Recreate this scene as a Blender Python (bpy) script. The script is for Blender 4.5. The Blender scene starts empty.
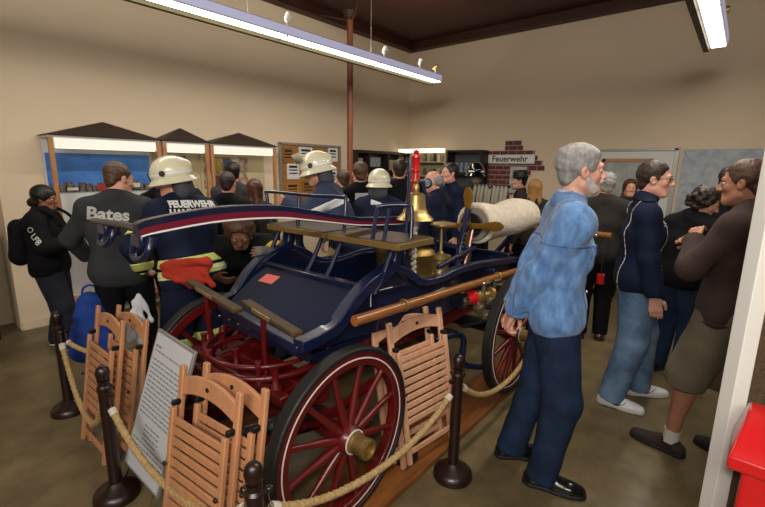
import bpy, bmesh, math, random
import numpy as np
from mathutils import Vector, Matrix, Euler
from mathutils.bvhtree import BVHTree
random.seed(7); rng = np.random.default_rng(7)
sc = bpy.context.scene
COL = sc.collection
PI = math.pi
R = math.radians

# ------------------------------------------------------------------ camera, world, lights, exposure
cam_d = bpy.data.cameras.new('camera'); cam = bpy.data.objects.new('camera', cam_d); COL.objects.link(cam)
cam_d.sensor_width = 36.0; cam_d.lens = 428.0/765.0*36.0; cam_d.clip_start = .05
_yaw, _pitch, _roll = R(39.7), R(11.35), R(-.85)
_f = Vector((-math.sin(_yaw)*math.cos(_pitch), math.cos(_yaw)*math.cos(_pitch), -math.sin(_pitch)))
_r0 = Vector((math.cos(_yaw), math.sin(_yaw), 0)); _u0 = _r0.cross(_f)
_r = _r0*math.cos(_roll) - _u0*math.sin(_roll); _u = _u0*math.cos(_roll) + _r0*math.sin(_roll)
cam.matrix_world = Matrix(((_r.x,_u.x,-_f.x,0),(_r.y,_u.y,-_f.y,0),(_r.z,_u.z,-_f.z,1.70),(0,0,0,1)))
sc.camera = cam
sc.view_settings.view_transform = 'Standard'; sc.view_settings.look = 'None'
sc.view_settings.gamma = 1; sc.view_settings.use_curve_mapping = False
sc.view_settings.exposure = 0.24
w = bpy.data.worlds.new('world'); sc.world = w; w.use_nodes = True
w.node_tree.nodes['Background'].inputs[0].default_value = (.9,.85,.8,1)
w.node_tree.nodes['Background'].inputs[1].default_value = .05

def area(name, loc, rot, sx, sy, power, color=(1,.93,.82)):
    d = bpy.data.lights.new(name, 'AREA'); d.shape = 'RECTANGLE'; d.size = sx; d.size_y = sy
    d.energy = power; d.color = color
    o = bpy.data.objects.new(name, d); COL.objects.link(o); o.location = loc; o.rotation_euler = rot
    return o
# light of the two suspended fluorescent fittings (down and up), then two unseen fill lights added behind the camera
area('lamp_down', (-3.88,3.3,2.93), (0,0,0), .14, 5.0, 42)
area('lamp_up', (-3.88,3.3,3.12), (PI,0,0), .06, 5.0, 26)
area('lamp_down', (-.43,3.9,2.95), (0,0,0), .16, 4.0, 42)
area('lamp_down', (1.6,-.6,2.95), (0,0,0), .16, 4.0, 36)  # unseen strip light added behind the camera, no fitting modelled
area('fill_walls', (.6,-2.4,3.6), Vector((-.55,.9,.06)).to_track_quat('-Z','Y').to_euler(), 2.4, 1.0, 165)  # added unseen area fill, brightens the far walls
# the photographer's flash on the camera
fl = area('camera_flash', (.02,-.06,1.86), (0,0,0), .16, .10, 14, (1,.97,.93))
fl.rotation_euler = Vector((_f.x,_f.y,_f.z+.12)).to_track_quat('-Z','Y').to_euler()

# ------------------------------------------------------------------ materials
def lin(h):
    h = h.lstrip('#'); c = [int(h[i:i+2],16)/255 for i in (0,2,4)]
    return tuple((x/12.92 if x <= .04045 else ((x+.055)/1.055)**2.4) for x in c)+(1,)
MATS = {}
def mat(name, col, rough=.6, metal=0., bump=0., scale=40., var=0., vscale=6., emit=0., coat=0., kind='noise', col2=None, spec=None, stretch=None, sheen=0.):
    if name in MATS: return MATS[name]
    m = bpy.data.materials.new(name); m.use_nodes = True; nt = m.node_tree; N = nt.nodes; L = nt.links
    b = N['Principled BSDF']; c = lin(col)
    b.inputs['Base Color'].default_value = c; b.inputs['Roughness'].default_value = rough
    b.inputs['Metallic'].default_value = metal
    if coat: b.inputs['Coat Weight'].default_value = coat; b.inputs['Coat Roughness'].default_value = .08
    if sheen: b.inputs['Sheen Weight'].default_value = sheen
    if spec is not None: b.inputs['Specular IOR Level'].default_value = spec
    if emit: b.inputs['Emission Color'].default_value = c; b.inputs['Emission Strength'].default_value = emit
    tc = N.new('ShaderNodeTexCoord'); mp = N.new('ShaderNodeMapping'); L.new(tc.outputs['Object'], mp.inputs[0])
    if stretch: mp.inputs['Scale'].default_value = stretch
    if var or col2:
        n = N.new('ShaderNodeTexNoise'); n.inputs['Scale'].default_value = vscale; n.inputs['Detail'].default_value = 6
        n.inputs['Roughness'].default_value = .6
        L.new(mp.outputs[0], n.inputs['Vector'])
        r = N.new('ShaderNodeValToRGB'); r.color_ramp.elements[0].position = .35; r.color_ramp.elements[1].position = .65
        a = tuple(x*(1-var) for x in c[:3])+(1,); bb = tuple(min(1,x*(1+var)) for x in c[:3])+(1,)
        if col2: a, bb = c, lin(col2)
        r.color_ramp.elements[0].color = a; r.color_ramp.elements[1].color = bb
        L.new(n.outputs['Fac'], r.inputs[0]); L.new(r.outputs[0], b.inputs['Base Color'])
    if bump:
        n2 = N.new('ShaderNodeTexNoise'); n2.inputs['Scale'].default_value = scale; n2.inputs['Detail'].default_value = 5
        L.new(mp.outputs[0], n2.inputs['Vector'])
        bp = N.new('ShaderNodeBump'); bp.inputs['Strength'].default_value = bump; bp.inputs['Distance'].default_value = .01
        L.new(n2.outputs['Fac'], bp.inputs['Height']); L.new(bp.outputs[0], b.inputs['Normal'])
    MATS[name] = m; return m

M_wall = mat('wall_paint', '#dbc8ae', .85, bump=.15, scale=60, var=.02, vscale=1.5)
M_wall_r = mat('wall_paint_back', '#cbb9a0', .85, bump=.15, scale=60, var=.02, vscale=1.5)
M_floor = mat('linoleum', '#5e5039', .38, bump=.05, scale=20, col2='#776848', vscale=5)
M_ceil = mat('ceiling_boards', '#38160d', .5, var=.25, vscale=3, stretch=(1,12,1))
M_beam = mat('beam_wood', '#3b170d', .55, var=.2, vscale=4)
M_white = mat('white_paint', '#d8d6d0', .5)
M_grey_metal = mat('grey_metal', '#9c9a96', .4, .5)
M_chrome = mat('chrome', '#c9c9c6', .18, 1)
M_brass = mat('brass', '#9c7f4a', .42, .75, var=.2, vscale=14)
M_brass_pol = mat('polished_brass', '#b79c66', .38, .8, var=.1, vscale=20)
M_red = mat('carriage_red', '#570a0c', .38, coat=.25, var=.15, vscale=10)
M_redbright = mat('bright_red', '#c01a1c', .3, coat=.6)
M_blue = mat('carriage_blue', '#0c1430', .3, coat=.4, var=.15, vscale=8)
M_blue2 = mat('panel_blue', '#0e1731', .6, spec=.12, coat=.0, var=.25, vscale=3)
M_blueiron = mat('blue_iron', '#0d1636', .33, coat=.3)
M_black = mat('black_iron', '#0c0c0e', .45)
M_tire = mat('black_tyre', '#0d0c0c', .6, bump=.2)
M_pin = mat('pinstripe_white', '#d8d3d0', .4)
M_stripe_red = mat('stripe_red', '#661028', .35, coat=.2)
M_bench = mat('bench_wood', '#453420', .5, .0, spec=.2, var=.25, vscale=9)
M_pole = mat('varnished_pole', '#8a5524', .35, coat=.4, var=.25, vscale=6, stretch=(6,1,6))
M_chair = mat('beech_wood', '#b8825c', .45, var=.12, vscale=5, stretch=(6,6,1))
M_chair2 = mat('beech_wood_light', '#c79676', .45, var=.12, vscale=5, stretch=(6,6,1))
M_board = mat('platform_board', '#7c4a20', .45, var=.25, vscale=4, stretch=(8,1,1))
M_stanch = mat('stanchion_wood', '#1f0c08', .4, coat=.2, var=.2, vscale=8)
M_rope = mat('rope', '#ab8f60', .8, bump=.6, scale=90, var=.2, vscale=60)
M_ropew = mat('white_cord', '#c9c0ae', .8, bump=.5, scale=90)
M_hose = mat('canvas_hose', '#ccc0b0', .85, bump=.5, scale=60, var=.12, vscale=18)
M_paper = mat('paper', '#cfd0cf', .7)
M_ink = mat('ink', '#26262a', .7)
M_cork = mat('cork', '#9a6a35', .9, var=.25, vscale=60)
M_caseframe = mat('case_wood', '#a9784f', .5, var=.15, vscale=8)
M_caseroof = mat('case_roof', '#33261f', .6)
M_caseback = mat('case_back', '#c9cacb', .7)
M_glow = mat('tube_diffuser', '#fff6de', .4, emit=5.5)
M_glow2 = mat('case_tube', '#fff6e0', .4, emit=1.6)
M_lampbody = mat('lamp_body', '#b4b4c6', .4); M_lampside = mat('lamp_side_painted_glow', '#b2b2d0', .4, emit=.45)  # side emission stands in for light falling on the housing
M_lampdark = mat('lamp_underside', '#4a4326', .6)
M_cream = mat('shelf_cream', '#b8ab85', .6)
M_darkwood = mat('dark_shelf', '#241712', .5)
M_brick = mat('brick_print', '#5b2024', .7, var=.3, vscale=14)
M_hessian = mat('hessian_board', '#4d3a26', .95, bump=.5, scale=160, var=.25, vscale=70)
M_rubber = mat('black_rubber', '#0a0a0a', .6)

# ------------------------------------------------------------------ mesh helpers
OFF = {}
def place(o, parent=None):
    COL.objects.link(o)
    if parent is not None: o.parent = parent
    return o
def empty(name, loc=(0,0,0), rz=0., label=None, cat=None, group=None, rot=None):
    o = bpy.data.objects.new(name, None); COL.objects.link(o); o.location = loc
    o.rotation_euler = rot if rot else (0,0,rz); o.empty_display_size = .1
    OFF[o] = Vector(loc) if (rz == 0 and not rot) else Vector((0,0,0))
    tag(o, label, cat, group); return o
def tag(o, label=None, cat=None, group=None, kind=None):
    if label: o['label'] = label
    if cat: o['category'] = cat
    if group: o['group'] = group
    if kind: o['kind'] = kind
    return o
def frame_of(d):
    d = Vector(d).normalized(); a = Vector((0,0,1)) if abs(d.z) < .9 else Vector((1,0,0))
    x = d.cross(a).normalized(); y = d.cross(x).normalized(); return x, y, d
class MB:
    def __init__(s): s.v = []; s.f = []; s.m = []; s.cm = 0
    def add(s, vs, fs):
        n = len(s.v); s.v += [tuple(v) for v in vs]; s.f += [tuple(i+n for i in f) for f in fs]; s.m += [s.cm]*len(fs); return s
    def box(s, c, size, rot=None):
        hx,hy,hz = size[0]/2,size[1]/2,size[2]/2
        vs = [Vector((x,y,z)) for x in (-hx,hx) for y in (-hy,hy) for z in (-hz,hz)]
        if rot is not None:
            M = Euler(rot).to_matrix() if not isinstance(rot, Matrix) else rot
            vs = [M@v for v in vs]
        c = Vector(c); vs = [v+c for v in vs]
        return s.add(vs, [(0,1,3,2),(4,6,7,5),(0,4,5,1),(2,3,7,6),(0,2,6,4),(1,5,7,3)])
    def bar(s, a, b, wx, wy, up=None):
        a = Vector(a); b = Vector(b); d = (b-a).normalized()
        upv = Vector(up) if up else (Vector((0,0,1)) if abs(d.z) < .9 else Vector((0,1,0)))
        x = d.cross(upv).normalized(); y = x.cross(d).normalized(); vs = []
        for p in (a,b):
            for sx,sy in ((-1,-1),(1,-1),(1,1),(-1,1)): vs.append(p+x*sx*wx/2+y*sy*wy/2)
        return s.add(vs, [(3,2,1,0),(4,5,6,7),(0,1,5,4),(1,2,6,5),(2,3,7,6),(3,0,4,7)])
    def tube(s, pts, r, n=10, closed=False, rs=None):
        pts = [Vector(p) for p in pts]; k = len(pts); rings = []; px = None
        for i,p in enumerate(pts):
            if closed: d = pts[(i+1)%k]-pts[i-1]
            else: d = (pts[min(i+1,k-1)]-pts[max(i-1,0)])
            d.normalize()
            if px is None: x, y, _ = frame_of(d)
            else:
                x = (px - d*px.dot(d)).normalized(); y = d.cross(x)
            px = x; rr = rs[i] if rs else r
            rings.append([p+x*math.cos(2*PI*j/n)*rr+y*math.sin(2*PI*j/n)*rr for j in range(n)])
        vs = [v for g in rings for v in g]; fs = []
        for i in range(k if closed else k-1):
            a = i*n; b = ((i+1)%k)*n
            for j in range(n): fs.append((a+j, a+(j+1)%n, b+(j+1)%n, b+j))
        if not closed:
            fs.append(tuple(range(n-1,-1,-1))); fs.append(tuple((k-1)*n+j for j in range(n)))
        return s.add(vs, fs)
    def lathe(s, prof, c, axis=(0,0,1), n=24, caps=True):
        x, y, z = frame_of(axis); c = Vector(c); vs = []; fs = []
        for r,h in prof:
            for j in range(n): vs.append(c+z*h+x*math.cos(2*PI*j/n)*r+y*math.sin(2*PI*j/n)*r)
        for i in range(len(prof)-1):
            for j in range(n): fs.append((i*n+j,i*n+(j+1)%n,(i+1)*n+(j+1)%n,(i+1)*n+j))
        if caps:
            fs.append(tuple(range(n-1,-1,-1))); fs.append(tuple((len(prof)-1)*n+j for j in range(n)))
        return s.add(vs, fs)
    def sweep(s, pts, prof, side, caps=True):
        # rectangular-ish profile [(a,b)]: a along side, b along the in-plane normal
        side = Vector(side).normalized(); pts = [Vector(p) for p in pts]; k = len(pts); vs = []; fs = []
        for i,p in enumerate(pts):
            d = (pts[min(i+1,k-1)]-pts[max(i-1,0)]).normalized(); nn = side.cross(d).normalized()
            sd = side
            pr = prof(i/(k-1)) if callable(prof) else prof
            n = len(pr)
            for a,b in pr: vs.append(p+sd*a+nn*b)
        for i in range(k-1):
            for j in range(n): fs.append((i*n+j,i*n+(j+1)%n,(i+1)*n+(j+1)%n,(i+1)*n+j))
        if caps: fs.append(tuple(range(n-1,-1,-1))); fs.append(tuple((k-1)*n+j for j in range(n)))
        return s.add(vs, fs)
    def prism(s, poly, h):   # poly: list of Vector, h: Vector offset
        n = len(poly); h = Vector(h); vs = [Vector(p) for p in poly]+[Vector(p)+h for p in poly]
        fs = [tuple(range(n-1,-1,-1)), tuple(range(n,2*n))]+[(i,(i+1)%n,n+(i+1)%n,n+i) for i in range(n)]
        return s.add(vs, fs)
    def build(s, name, m, parent=None, bev=0., smooth=True, loc=None):
        off = OFF.get(parent, Vector((0,0,0))) if parent is not None else Vector((0,0,0))
        if loc is not None: off = Vector(loc)
        me = bpy.data.meshes.new(name); me.from_pydata([tuple(Vector(v)-off) for v in s.v], [], s.f)
        for mm in (m if isinstance(m,(list,tuple)) else [m]): me.materials.append(mm)
        for p,i in zip(me.polygons, s.m): p.material_index = i
        bm = bmesh.new(); bm.from_mesh(me); bmesh.ops.recalc_face_normals(bm, faces=bm.faces); bm.to_mesh(me); bm.free()
        o = bpy.data.objects.new(name, me)
        place(o, parent)
        if loc is not None: o.location = loc
        elif parent is not None and OFF.get(parent) is None: pass
        OFF[o] = off if parent is not None else (Vector(loc) if loc is not None else Vector((0,0,0)))
        if bev:
            b = o.modifiers.new('bevel','BEVEL'); b.width = bev; b.segments = 2; b.limit_method = 'ANGLE'
        if smooth:
            for p in me.polygons: p.use_smooth = True
            try: me.set_sharp_from_angle(angle=R(38))
            except Exception: pass
        return o
def spline(pts, n=8):
    P = [Vector(p) for p in pts]; out = []
    for i in range(len(P)-1):
        p0 = P[max(i-1,0)]; p1 = P[i]; p2 = P[i+1]; p3 = P[min(i+2,len(P)-1)]
        for j in range(n):
            t = j/n; out.append(.5*((2*p1)+(-p0+p2)*t+(2*p0-5*p1+4*p2-p3)*t*t+(-p0+3*p1-3*p2+p3)*t**3))
    out.append(P[-1]); return out
def circle(c, r, ax1, ax2, n=40, a0=0, a1=2*PI):
    c = Vector(c); x = Vector(ax1); y = Vector(ax2)
    m = n if abs(a1-a0) > 6.28 else n+1
    return [c+x*math.cos(a0+(a1-a0)*i/n)*r+y*math.sin(a0+(a1-a0)*i/n)*r for i in range(m)]
def copy_tree(o, parent=None):
    c = o.copy(); COL.objects.link(c); c.parent = parent
    for ch in list(o.children): copy_tree(ch, c)
    return c
def text_mesh(body, size, bold=0.):
    cu = bpy.data.curves.new('lettering','FONT'); cu.body = body; cu.size = size; cu.align_x = 'CENTER'; cu.align_y = 'CENTER'
    cu.offset = bold; cu.resolution_u = 3
    o = bpy.data.objects.new('t', cu); COL.objects.link(o)
    dg = bpy.context.evaluated_depsgraph_get(); dg.update()
    me = bpy.data.meshes.new_from_object(o.evaluated_get(dg)); bpy.data.objects.remove(o)
    bm = bmesh.new(); bm.from_mesh(me); bmesh.ops.triangulate(bm, faces=bm.faces)
    bmesh.ops.subdivide_edges(bm, edges=[e for e in bm.edges if e.calc_length() > size*.2], cuts=2)
    bmesh.ops.triangulate(bm, faces=bm.faces)
    vs = [v.co.copy() for v in bm.verts]; bm.verts.index_update(); fs = [tuple(v.index for v in f.verts) for f in bm.faces]
    bm.free(); bpy.data.meshes.remove(me); return vs, fs
def flat_text(name, body, size, c, xd, yd, m, parent=None, bold=0., squash=1.):
    vs, fs = text_mesh(body, size, bold); c = Vector(c); xd = Vector(xd); yd = Vector(yd); mb = MB()
    mb.add([c+xd*v.x*squash+yd*v.y for v in vs], fs)
    return mb.build(name, m, parent, smooth=False)

# ------------------------------------------------------------------ signed-distance modelling (people, cloth, hair)
class Sdf:
    def __init__(s, lo, hi, h):
        s.lo = np.array(lo, np.float32); s.h = h
        s.n = np.ceil((np.array(hi)-np.array(lo))/h).astype(int)+1
        s.ax = [s.lo[i]+h*np.arange(s.n[i], dtype=np.float32) for i in range(3)]
        s.D = np.full(tuple(s.n), .2, np.float32)
    def win(s, lo, hi):
        a = [int(max(0, math.floor((lo[i]-s.lo[i])/s.h))) for i in range(3)]
        b = [int(min(s.n[i], math.ceil((hi[i]-s.lo[i])/s.h)+1)) for i in range(3)]
        if any(b[i] <= a[i] for i in range(3)): return None
        return tuple(slice(a[i],b[i]) for i in range(3))
    def grid(s, w): return np.meshgrid(s.ax[0][w[0]], s.ax[1][w[1]], s.ax[2][w[2]], indexing='ij', sparse=True)
    def uni(s, w, d, k):
        A = s.D[w]
        if k <= 0: s.D[w] = np.minimum(A, d)
        else:
            hh = np.maximum(k-np.abs(A-d),0)/k; s.D[w] = np.minimum(A,d)-hh*hh*k*.25
    def sub(s, w, d, k):
        A = s.D[w]; e = -d
        hh = np.maximum(k-np.abs(A-e),0)/max(k,1e-6); s.D[w] = np.maximum(A,e)+hh*hh*k*.25
    def cap(s, a, b, ra, rb=None, k=.02, flat=None, cut=False, op='uni'):
        a = np.array(a,float); b = np.array(b,float); rb = ra if rb is None else rb
        m = max(ra,rb)+k+3*s.h; w = s.win(np.minimum(a,b)-m, np.maximum(a,b)+m)
        if w is None: return
        X,Y,Z = s.grid(w); ab = b-a; L2 = max(float(ab@ab),1e-9)
        qx,qy,qz = X-a[0],Y-a[1],Z-a[2]
        tt = (qx*ab[0]+qy*ab[1]+qz*ab[2])/L2; t = np.clip(tt,0,1)
        vx,vy,vz = qx-t*ab[0],qy-t*ab[1],qz-t*ab[2]
        if flat is not None:
            nrm,sc_ = flat; nrm = np.array(nrm,float); nrm /= np.linalg.norm(nrm)
            vn = vx*nrm[0]+vy*nrm[1]+vz*nrm[2]
            d = np.sqrt(np.maximum(vx*vx+vy*vy+vz*vz-vn*vn+(vn/sc_)**2,0))-(ra+(rb-ra)*t); d = d*(.5+.5*sc_)
        else: d = np.sqrt(vx*vx+vy*vy+vz*vz)-(ra+(rb-ra)*t)
        if cut:
            L = math.sqrt(L2); d = np.maximum(d, (tt-1)*L)
        getattr(s,op)(w, d.astype(np.float32), k)
    def ell(s, c, r, M=None, k=.02, op='uni'):
        c = np.array(c,float); r = np.array(r,float); m = max(r)+k+3*s.h
        w = s.win(c-m, c+m)
        if w is None: return
        X,Y,Z = s.grid(w); qx,qy,qz = X-c[0],Y-c[1],Z-c[2]
        if M is not None:
            M = np.array(M)  # columns = axes
            qx,qy,qz = (qx*M[0,i]+qy*M[1,i]+qz*M[2,i] for i in range(3))
        k0 = np.sqrt((qx/r[0])**2+(qy/r[1])**2+(qz/r[2])**2); k1 = np.sqrt((qx/r[0]**2)**2+(qy/r[1]**2)**2+(qz/r[2]**2)**2)
        d = k0*(k0-1)/np.maximum(k1,1e-6)
        getattr(s,op)(w, d.astype(np.float32), k)
    def plane(s, p, n):     # keep the side where (x-p).n < 0
        n = np.array(n,float); n /= np.linalg.norm(n); X,Y,Z = s.grid((slice(None),)*3)
        s.D = np.maximum(s.D, ((X-p[0])*n[0]+(Y-p[1])*n[1]+(Z-p[2])*n[2]).astype(np.float32))
    def wrinkle(s, amp, f=22., seed=0, stretch=(1,1,1)):
        r_ = np.random.default_rng(seed); X,Y,Z = s.grid((slice(None),)*3)
        idx = np.nonzero(np.abs(s.D) < .035); x = s.ax[0][idx[0]]*stretch[0]; y = s.ax[1][idx[1]]*stretch[1]; z = s.ax[2][idx[2]]*stretch[2]
        tot = np.zeros(len(x), np.float32)
        wx = .03*np.sin(9*z+3*y+seed); wy = .03*np.sin(8*x-5*z+seed*2.)
        for o in range(5):
            d = r_.normal(size=3); d /= np.linalg.norm(d); ph = r_.uniform(0,6.28); ff = f*(.6+.45*o)
            tot += np.sin(ff*((x+wx)*d[0]+(y+wy)*d[1]+z*d[2])+ph)/(1+.5*o)
        s.D[idx] += (amp*tot/2).astype(np.float32)
    def mesh(s, name, m, parent, smooth=True):
        D = s.D; D[0]=.1; D[-1]=.1; D[:,0]=.1; D[:,-1]=.1; D[:,:,0]=.1; D[:,:,-1]=.1
        S = D < 0; n = D.shape
        cnt = np.zeros((n[0]-1,n[1]-1,n[2]-1), np.int8)
        corners = [(i,j,k) for i in (0,1) for j in (0,1) for k in (0,1)]
        for i,j,k in corners: cnt += S[i:n[0]-1+i, j:n[1]-1+j, k:n[2]-1+k]
        act = (cnt > 0) & (cnt < 8); I = np.argwhere(act); idm = np.full(cnt.shape,-1,np.int32); idm[act] = np.arange(len(I))
        if len(I) == 0: return None
        cv = {c: D[I[:,0]+c[0],I[:,1]+c[1],I[:,2]+c[2]] for c in corners}
        acc = np.zeros((len(I),3)); num = np.zeros(len(I))
        for c in corners:
            for a in range(3):
                if c[a] == 0:
                    e = list(c); e[a] = 1; e = tuple(e); A = cv[c]; B = cv[e]; mk = (A<0) != (B<0)
                    t = A[mk]/(A[mk]-B[mk]); p = np.tile(np.array(c,float),(mk.sum(),1)); p[:,a] = t
                    acc[mk] += p; num[mk] += 1
        V = (I+acc/num[:,None])*s.h+s.lo
        F = []
        for a in range(3):
            sl0 = [slice(None)]*3; sl1 = [slice(None)]*3; sl0[a] = slice(0,-1); sl1[a] = slice(1,None)
            A = S[tuple(sl0)]; B = S[tuple(sl1)]; E = np.argwhere(A != B)
            b_,c_ = (a+1)%3,(a+2)%3
            E = E[(E[:,b_] > 0)&(E[:,c_] > 0)]
            sg = A[E[:,0],E[:,1],E[:,2]]
            q = []
            for db,dc in ((1,1),(0,1),(0,0),(1,0)):
                e = E.copy(); e[:,b_] -= db; e[:,c_] -= dc; e = np.minimum(e, np.array(cnt.shape)-1)
                q.append(idm[e[:,0],e[:,1],e[:,2]])
            q = np.stack(q,1); q[~sg] = q[~sg][:,::-1]; F.append(q)
        F = np.concatenate(F); F = F[(F >= 0).all(1)]
        me = bpy.data.meshes.new(name)
        me.vertices.add(len(V)); me.vertices.foreach_set('co', V.astype(np.float32).ravel())
        me.loops.add(len(F)*4); me.loops.foreach_set('vertex_index', F.astype(np.int32).ravel())
        me.polygons.add(len(F)); me.polygons.foreach_set('loop_start', np.arange(0,len(F)*4,4,dtype=np.int32))
        me.polygons.foreach_set('loop_total', np.full(len(F),4,np.int32))
        me.update(calc_edges=True)
        me.polygons.foreach_set('use_smooth', np.ones(len(F),bool)); me.materials.append(m)
        o = bpy.data.objects.new(name, me); place(o, parent); return o

def npv(v): return np.array(v, float)
def rotm(yaw=0, pitch=0, roll=0):
    # yaw about z (left +), pitch forward about x (+ = forward/down), roll about y (+ = to the right)
    return np.array(Matrix.Rotation(yaw,3,'Z') @ Matrix.Rotation(-pitch,3,'X') @ Matrix.Rotation(roll,3,'Y'))
def ik(a, t, l1, l2, pole):
    a = npv(a); t = npv(t); d = t-a; L = np.linalg.norm(d); Lm = (l1+l2)*.995
    if L > Lm: t = a+d/L*Lm; d = t-a; L = Lm
    u = d/L; x = (l1*l1-l2*l2+L*L)/(2*L); hgt = math.sqrt(max(l1*l1-x*x,0))
    p = npv(pole); p = p-u*(p@u); p /= max(np.linalg.norm(p),1e-6)
    return a+u*x+p*hgt, t

M_skin = mat('skin', '#c08a70', .5, bump=.08, scale=120, var=.06, vscale=12)
M_skin_pale = mat('skin_flushed', '#d19a86', .5, bump=.08, scale=120, var=.08, vscale=14)
M_skin_dark = mat('skin_dark', '#7d513c', .5, bump=.08, scale=120, var=.06, vscale=12)
M_eye = mat('eye_white', '#d8d2cc', .25); M_iris = mat('iris', '#2a2018', .2)

def person(label, loc, heading, H=1.75, sex='m', skin=None, hair=None, top=None, legs=None, shoes=None,
           lean=0., side=0., twist=0., head=(0,0,0), hands=None, elbows=None, feet=None, knees=None, hipz=None, fat=1., detail=.009,
           toplen=.86, sleeve='long', topfat=.018, legfat=.02, shorts=None, curl=.5, gest=None, group=None, base=0., armr=1., toeo=None, socks=None,
           lopen=None, hairk=None, wr=.004, wf=24., mouth=True):
    s = H/1.75
    root = empty('person', (loc[0],loc[1],base), R(heading), label, 'person', group)
    skin = skin or M_skin
    hz = (hipz or .93)*s
    P = npv((0,0,hz)); B = rotm(0,R(lean),R(side)); T = rotm(R(twist),R(lean),R(side))
    up = lambda x,y,z,M=B: P+M@npv((x*s,y*s,z*s))
    sw = .178 if sex == 'm' else .158
    hips = [P+rotm(0,0,0)@npv((e*.088*s,0,-.01*s)) for e in (-1,1)]
    waist = up(0,0,.15); chest = up(0,.012,.33,T); neck = up(0,-.01,.555,T)
    sh = [up(e*sw,-.01,.468,T) for e in (-1,1)]
    HM = rotm(R(head[0]+twist*.0),R(head[1]),R(head[2])); hc = neck+T@npv((0,.012*s,.035*s))+HM@npv((0,.022*s,.105*s))
    HM = HM*1.0
    def hp(x,y,z): return hc+HM@npv((x*s,y*s,z*s))
    # targets
    if hands is None: hands = [(-.26,.06,.80),(.26,.06,.80)]
    if elbows is None: elbows = [(-.3,-1,-.2),(.3,-1,-.2)]
    el = []; wrp = []
    for i in (0,1):
        e,t = ik(sh[i], npv(hands[i])*s, .285*s, .255*s, elbows[i]); el.append(e); wrp.append(t)
    if feet is None: feet = [(-.10,0,0),(.10,.02,0)]
    feet = [(f+(0,))[:3] if len(f) == 2 else f for f in feet]
    if knees is None: knees = [(-.08,1,0),(.08,1,0)]
    kn = []; an = []
    for i in (0,1):
        k_,t = ik(hips[i], npv((feet[i][0],feet[i][1],feet[i][2]+.085))*s, .425*s, .42*s, knees[i]); kn.append(k_); an.append(t)
    allp = np.array([hc,neck,*sh,*el,*wrp,*kn,*an,*hips,P]); lo = allp.min(0)-.26*s; hi = allp.max(0)+.26*s; lo[2] = max(min(lo[2],-.02),-.03)
    f = fat
    # ---- body
    b = Sdf(lo, hi, detail)
    b.cap(hips[0],hips[1],.10*s*f,k=.05,flat=(B[:,1],.85)); b.cap(up(-.04,0,.12),up(.04,0,.12),.10*s*f,k=.07,flat=(B[:,1],.8))
    b.cap(up(-.06,0,.32,T),up(.06,0,.32,T),.11*s*f,k=.07,flat=(T[:,1],.82)); b.cap(sh[0],sh[1],.05*s,k=.06)
    b.cap(neck-T@npv((0,0,.06*s)),hp(0,-.018,-.06),.058*s,.052*s,k=.035)
    for e in (-1,1): b.cap(up(e*.03,-.01,.55,T),sh[(e+1)//2],.042*s,.042*s,k=.04)
    for i in (0,1):
        b.cap(sh[i],el[i],.048*s,.038*s,k=.02); b.cap(el[i],wrp[i],.040*s,.026*s,k=.015)
        b.cap(hips[i],kn[i],.082*s,.055*s,k=.03); b.cap(kn[i],an[i],.052*s,.036*s,k=.02)
        cd = (an[i]-kn[i]); bk = -npv(knees[i]); bk = bk-cd*(bk@cd)/(cd@cd); bk /= np.linalg.norm(bk)+1e-6
        b.cap(kn[i]+cd*.18+bk*.018*s, kn[i]+cd*.45+bk*.014*s, .045*s,.035*s,k=.03)
        b.cap(an[i]-npv((0,0,.03*s)), npv((feet[i][0],feet[i][1]+.10,feet[i][2]+.03))*s, .025*s,.018*s,k=.02)
    # head
    b.ell(hp(0,-.016,.034),(.074*s,.094*s,.084*s),HM,k=.02); b.ell(hp(0,.026,-.030),(.058*s,.062*s,.082*s),HM,k=.03)
    b.cap(hp(-.022,.066,-.094),hp(.022,.066,-.094),.019*s,k=.03)
    for e in (-1,1):
        b.cap(hp(e*.052,.0,-.062),hp(e*.024,.062,-.092),.020*s,.016*s,k=.03)
        b.ell(hp(e*.042,.058,-.022),(.018*s,.016*s,.018*s),HM,k=.02)
        b.ell(hp(e*.031,.100,.006),(.018*s,.017*s,.012*s),HM,k=.012,op='sub')
        b.ell(hp(e*.076,-.006,-.008),(.011*s,.020*s,.031*s),HM@rotm(0,R(-12),R(e*8)),k=.006)
        b.ell(hp(e*.083,.002,-.004),(.006*s,.009*s,.016*s),HM,k=.006,op='sub')
    b.cap(hp(-.036,.078,.026),hp(.036,.078,.026),.011*s,k=.014)
    b.cap(hp(0,.088,.012),hp(0,.108,-.026),.008*s,.0125*s,k=.012)
    for e in (-1,1): b.ell(hp(e*.012,.098,-.030),(.008*s,.010*s,.008*s),HM,k=.007)
    if detail < .0095 and mouth:
        b.cap(hp(-.019,.083,-.056),hp(.019,.083,-.056),.0075*s,k=.006); b.cap(hp(-.015,.083,-.068),hp(.015,.083,-.068),.008*s,k=.006)
        b.cap(hp(-.024,.0935,-.062),hp(.024,.0935,-.062),.003*s,k=.004,op='sub')
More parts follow.
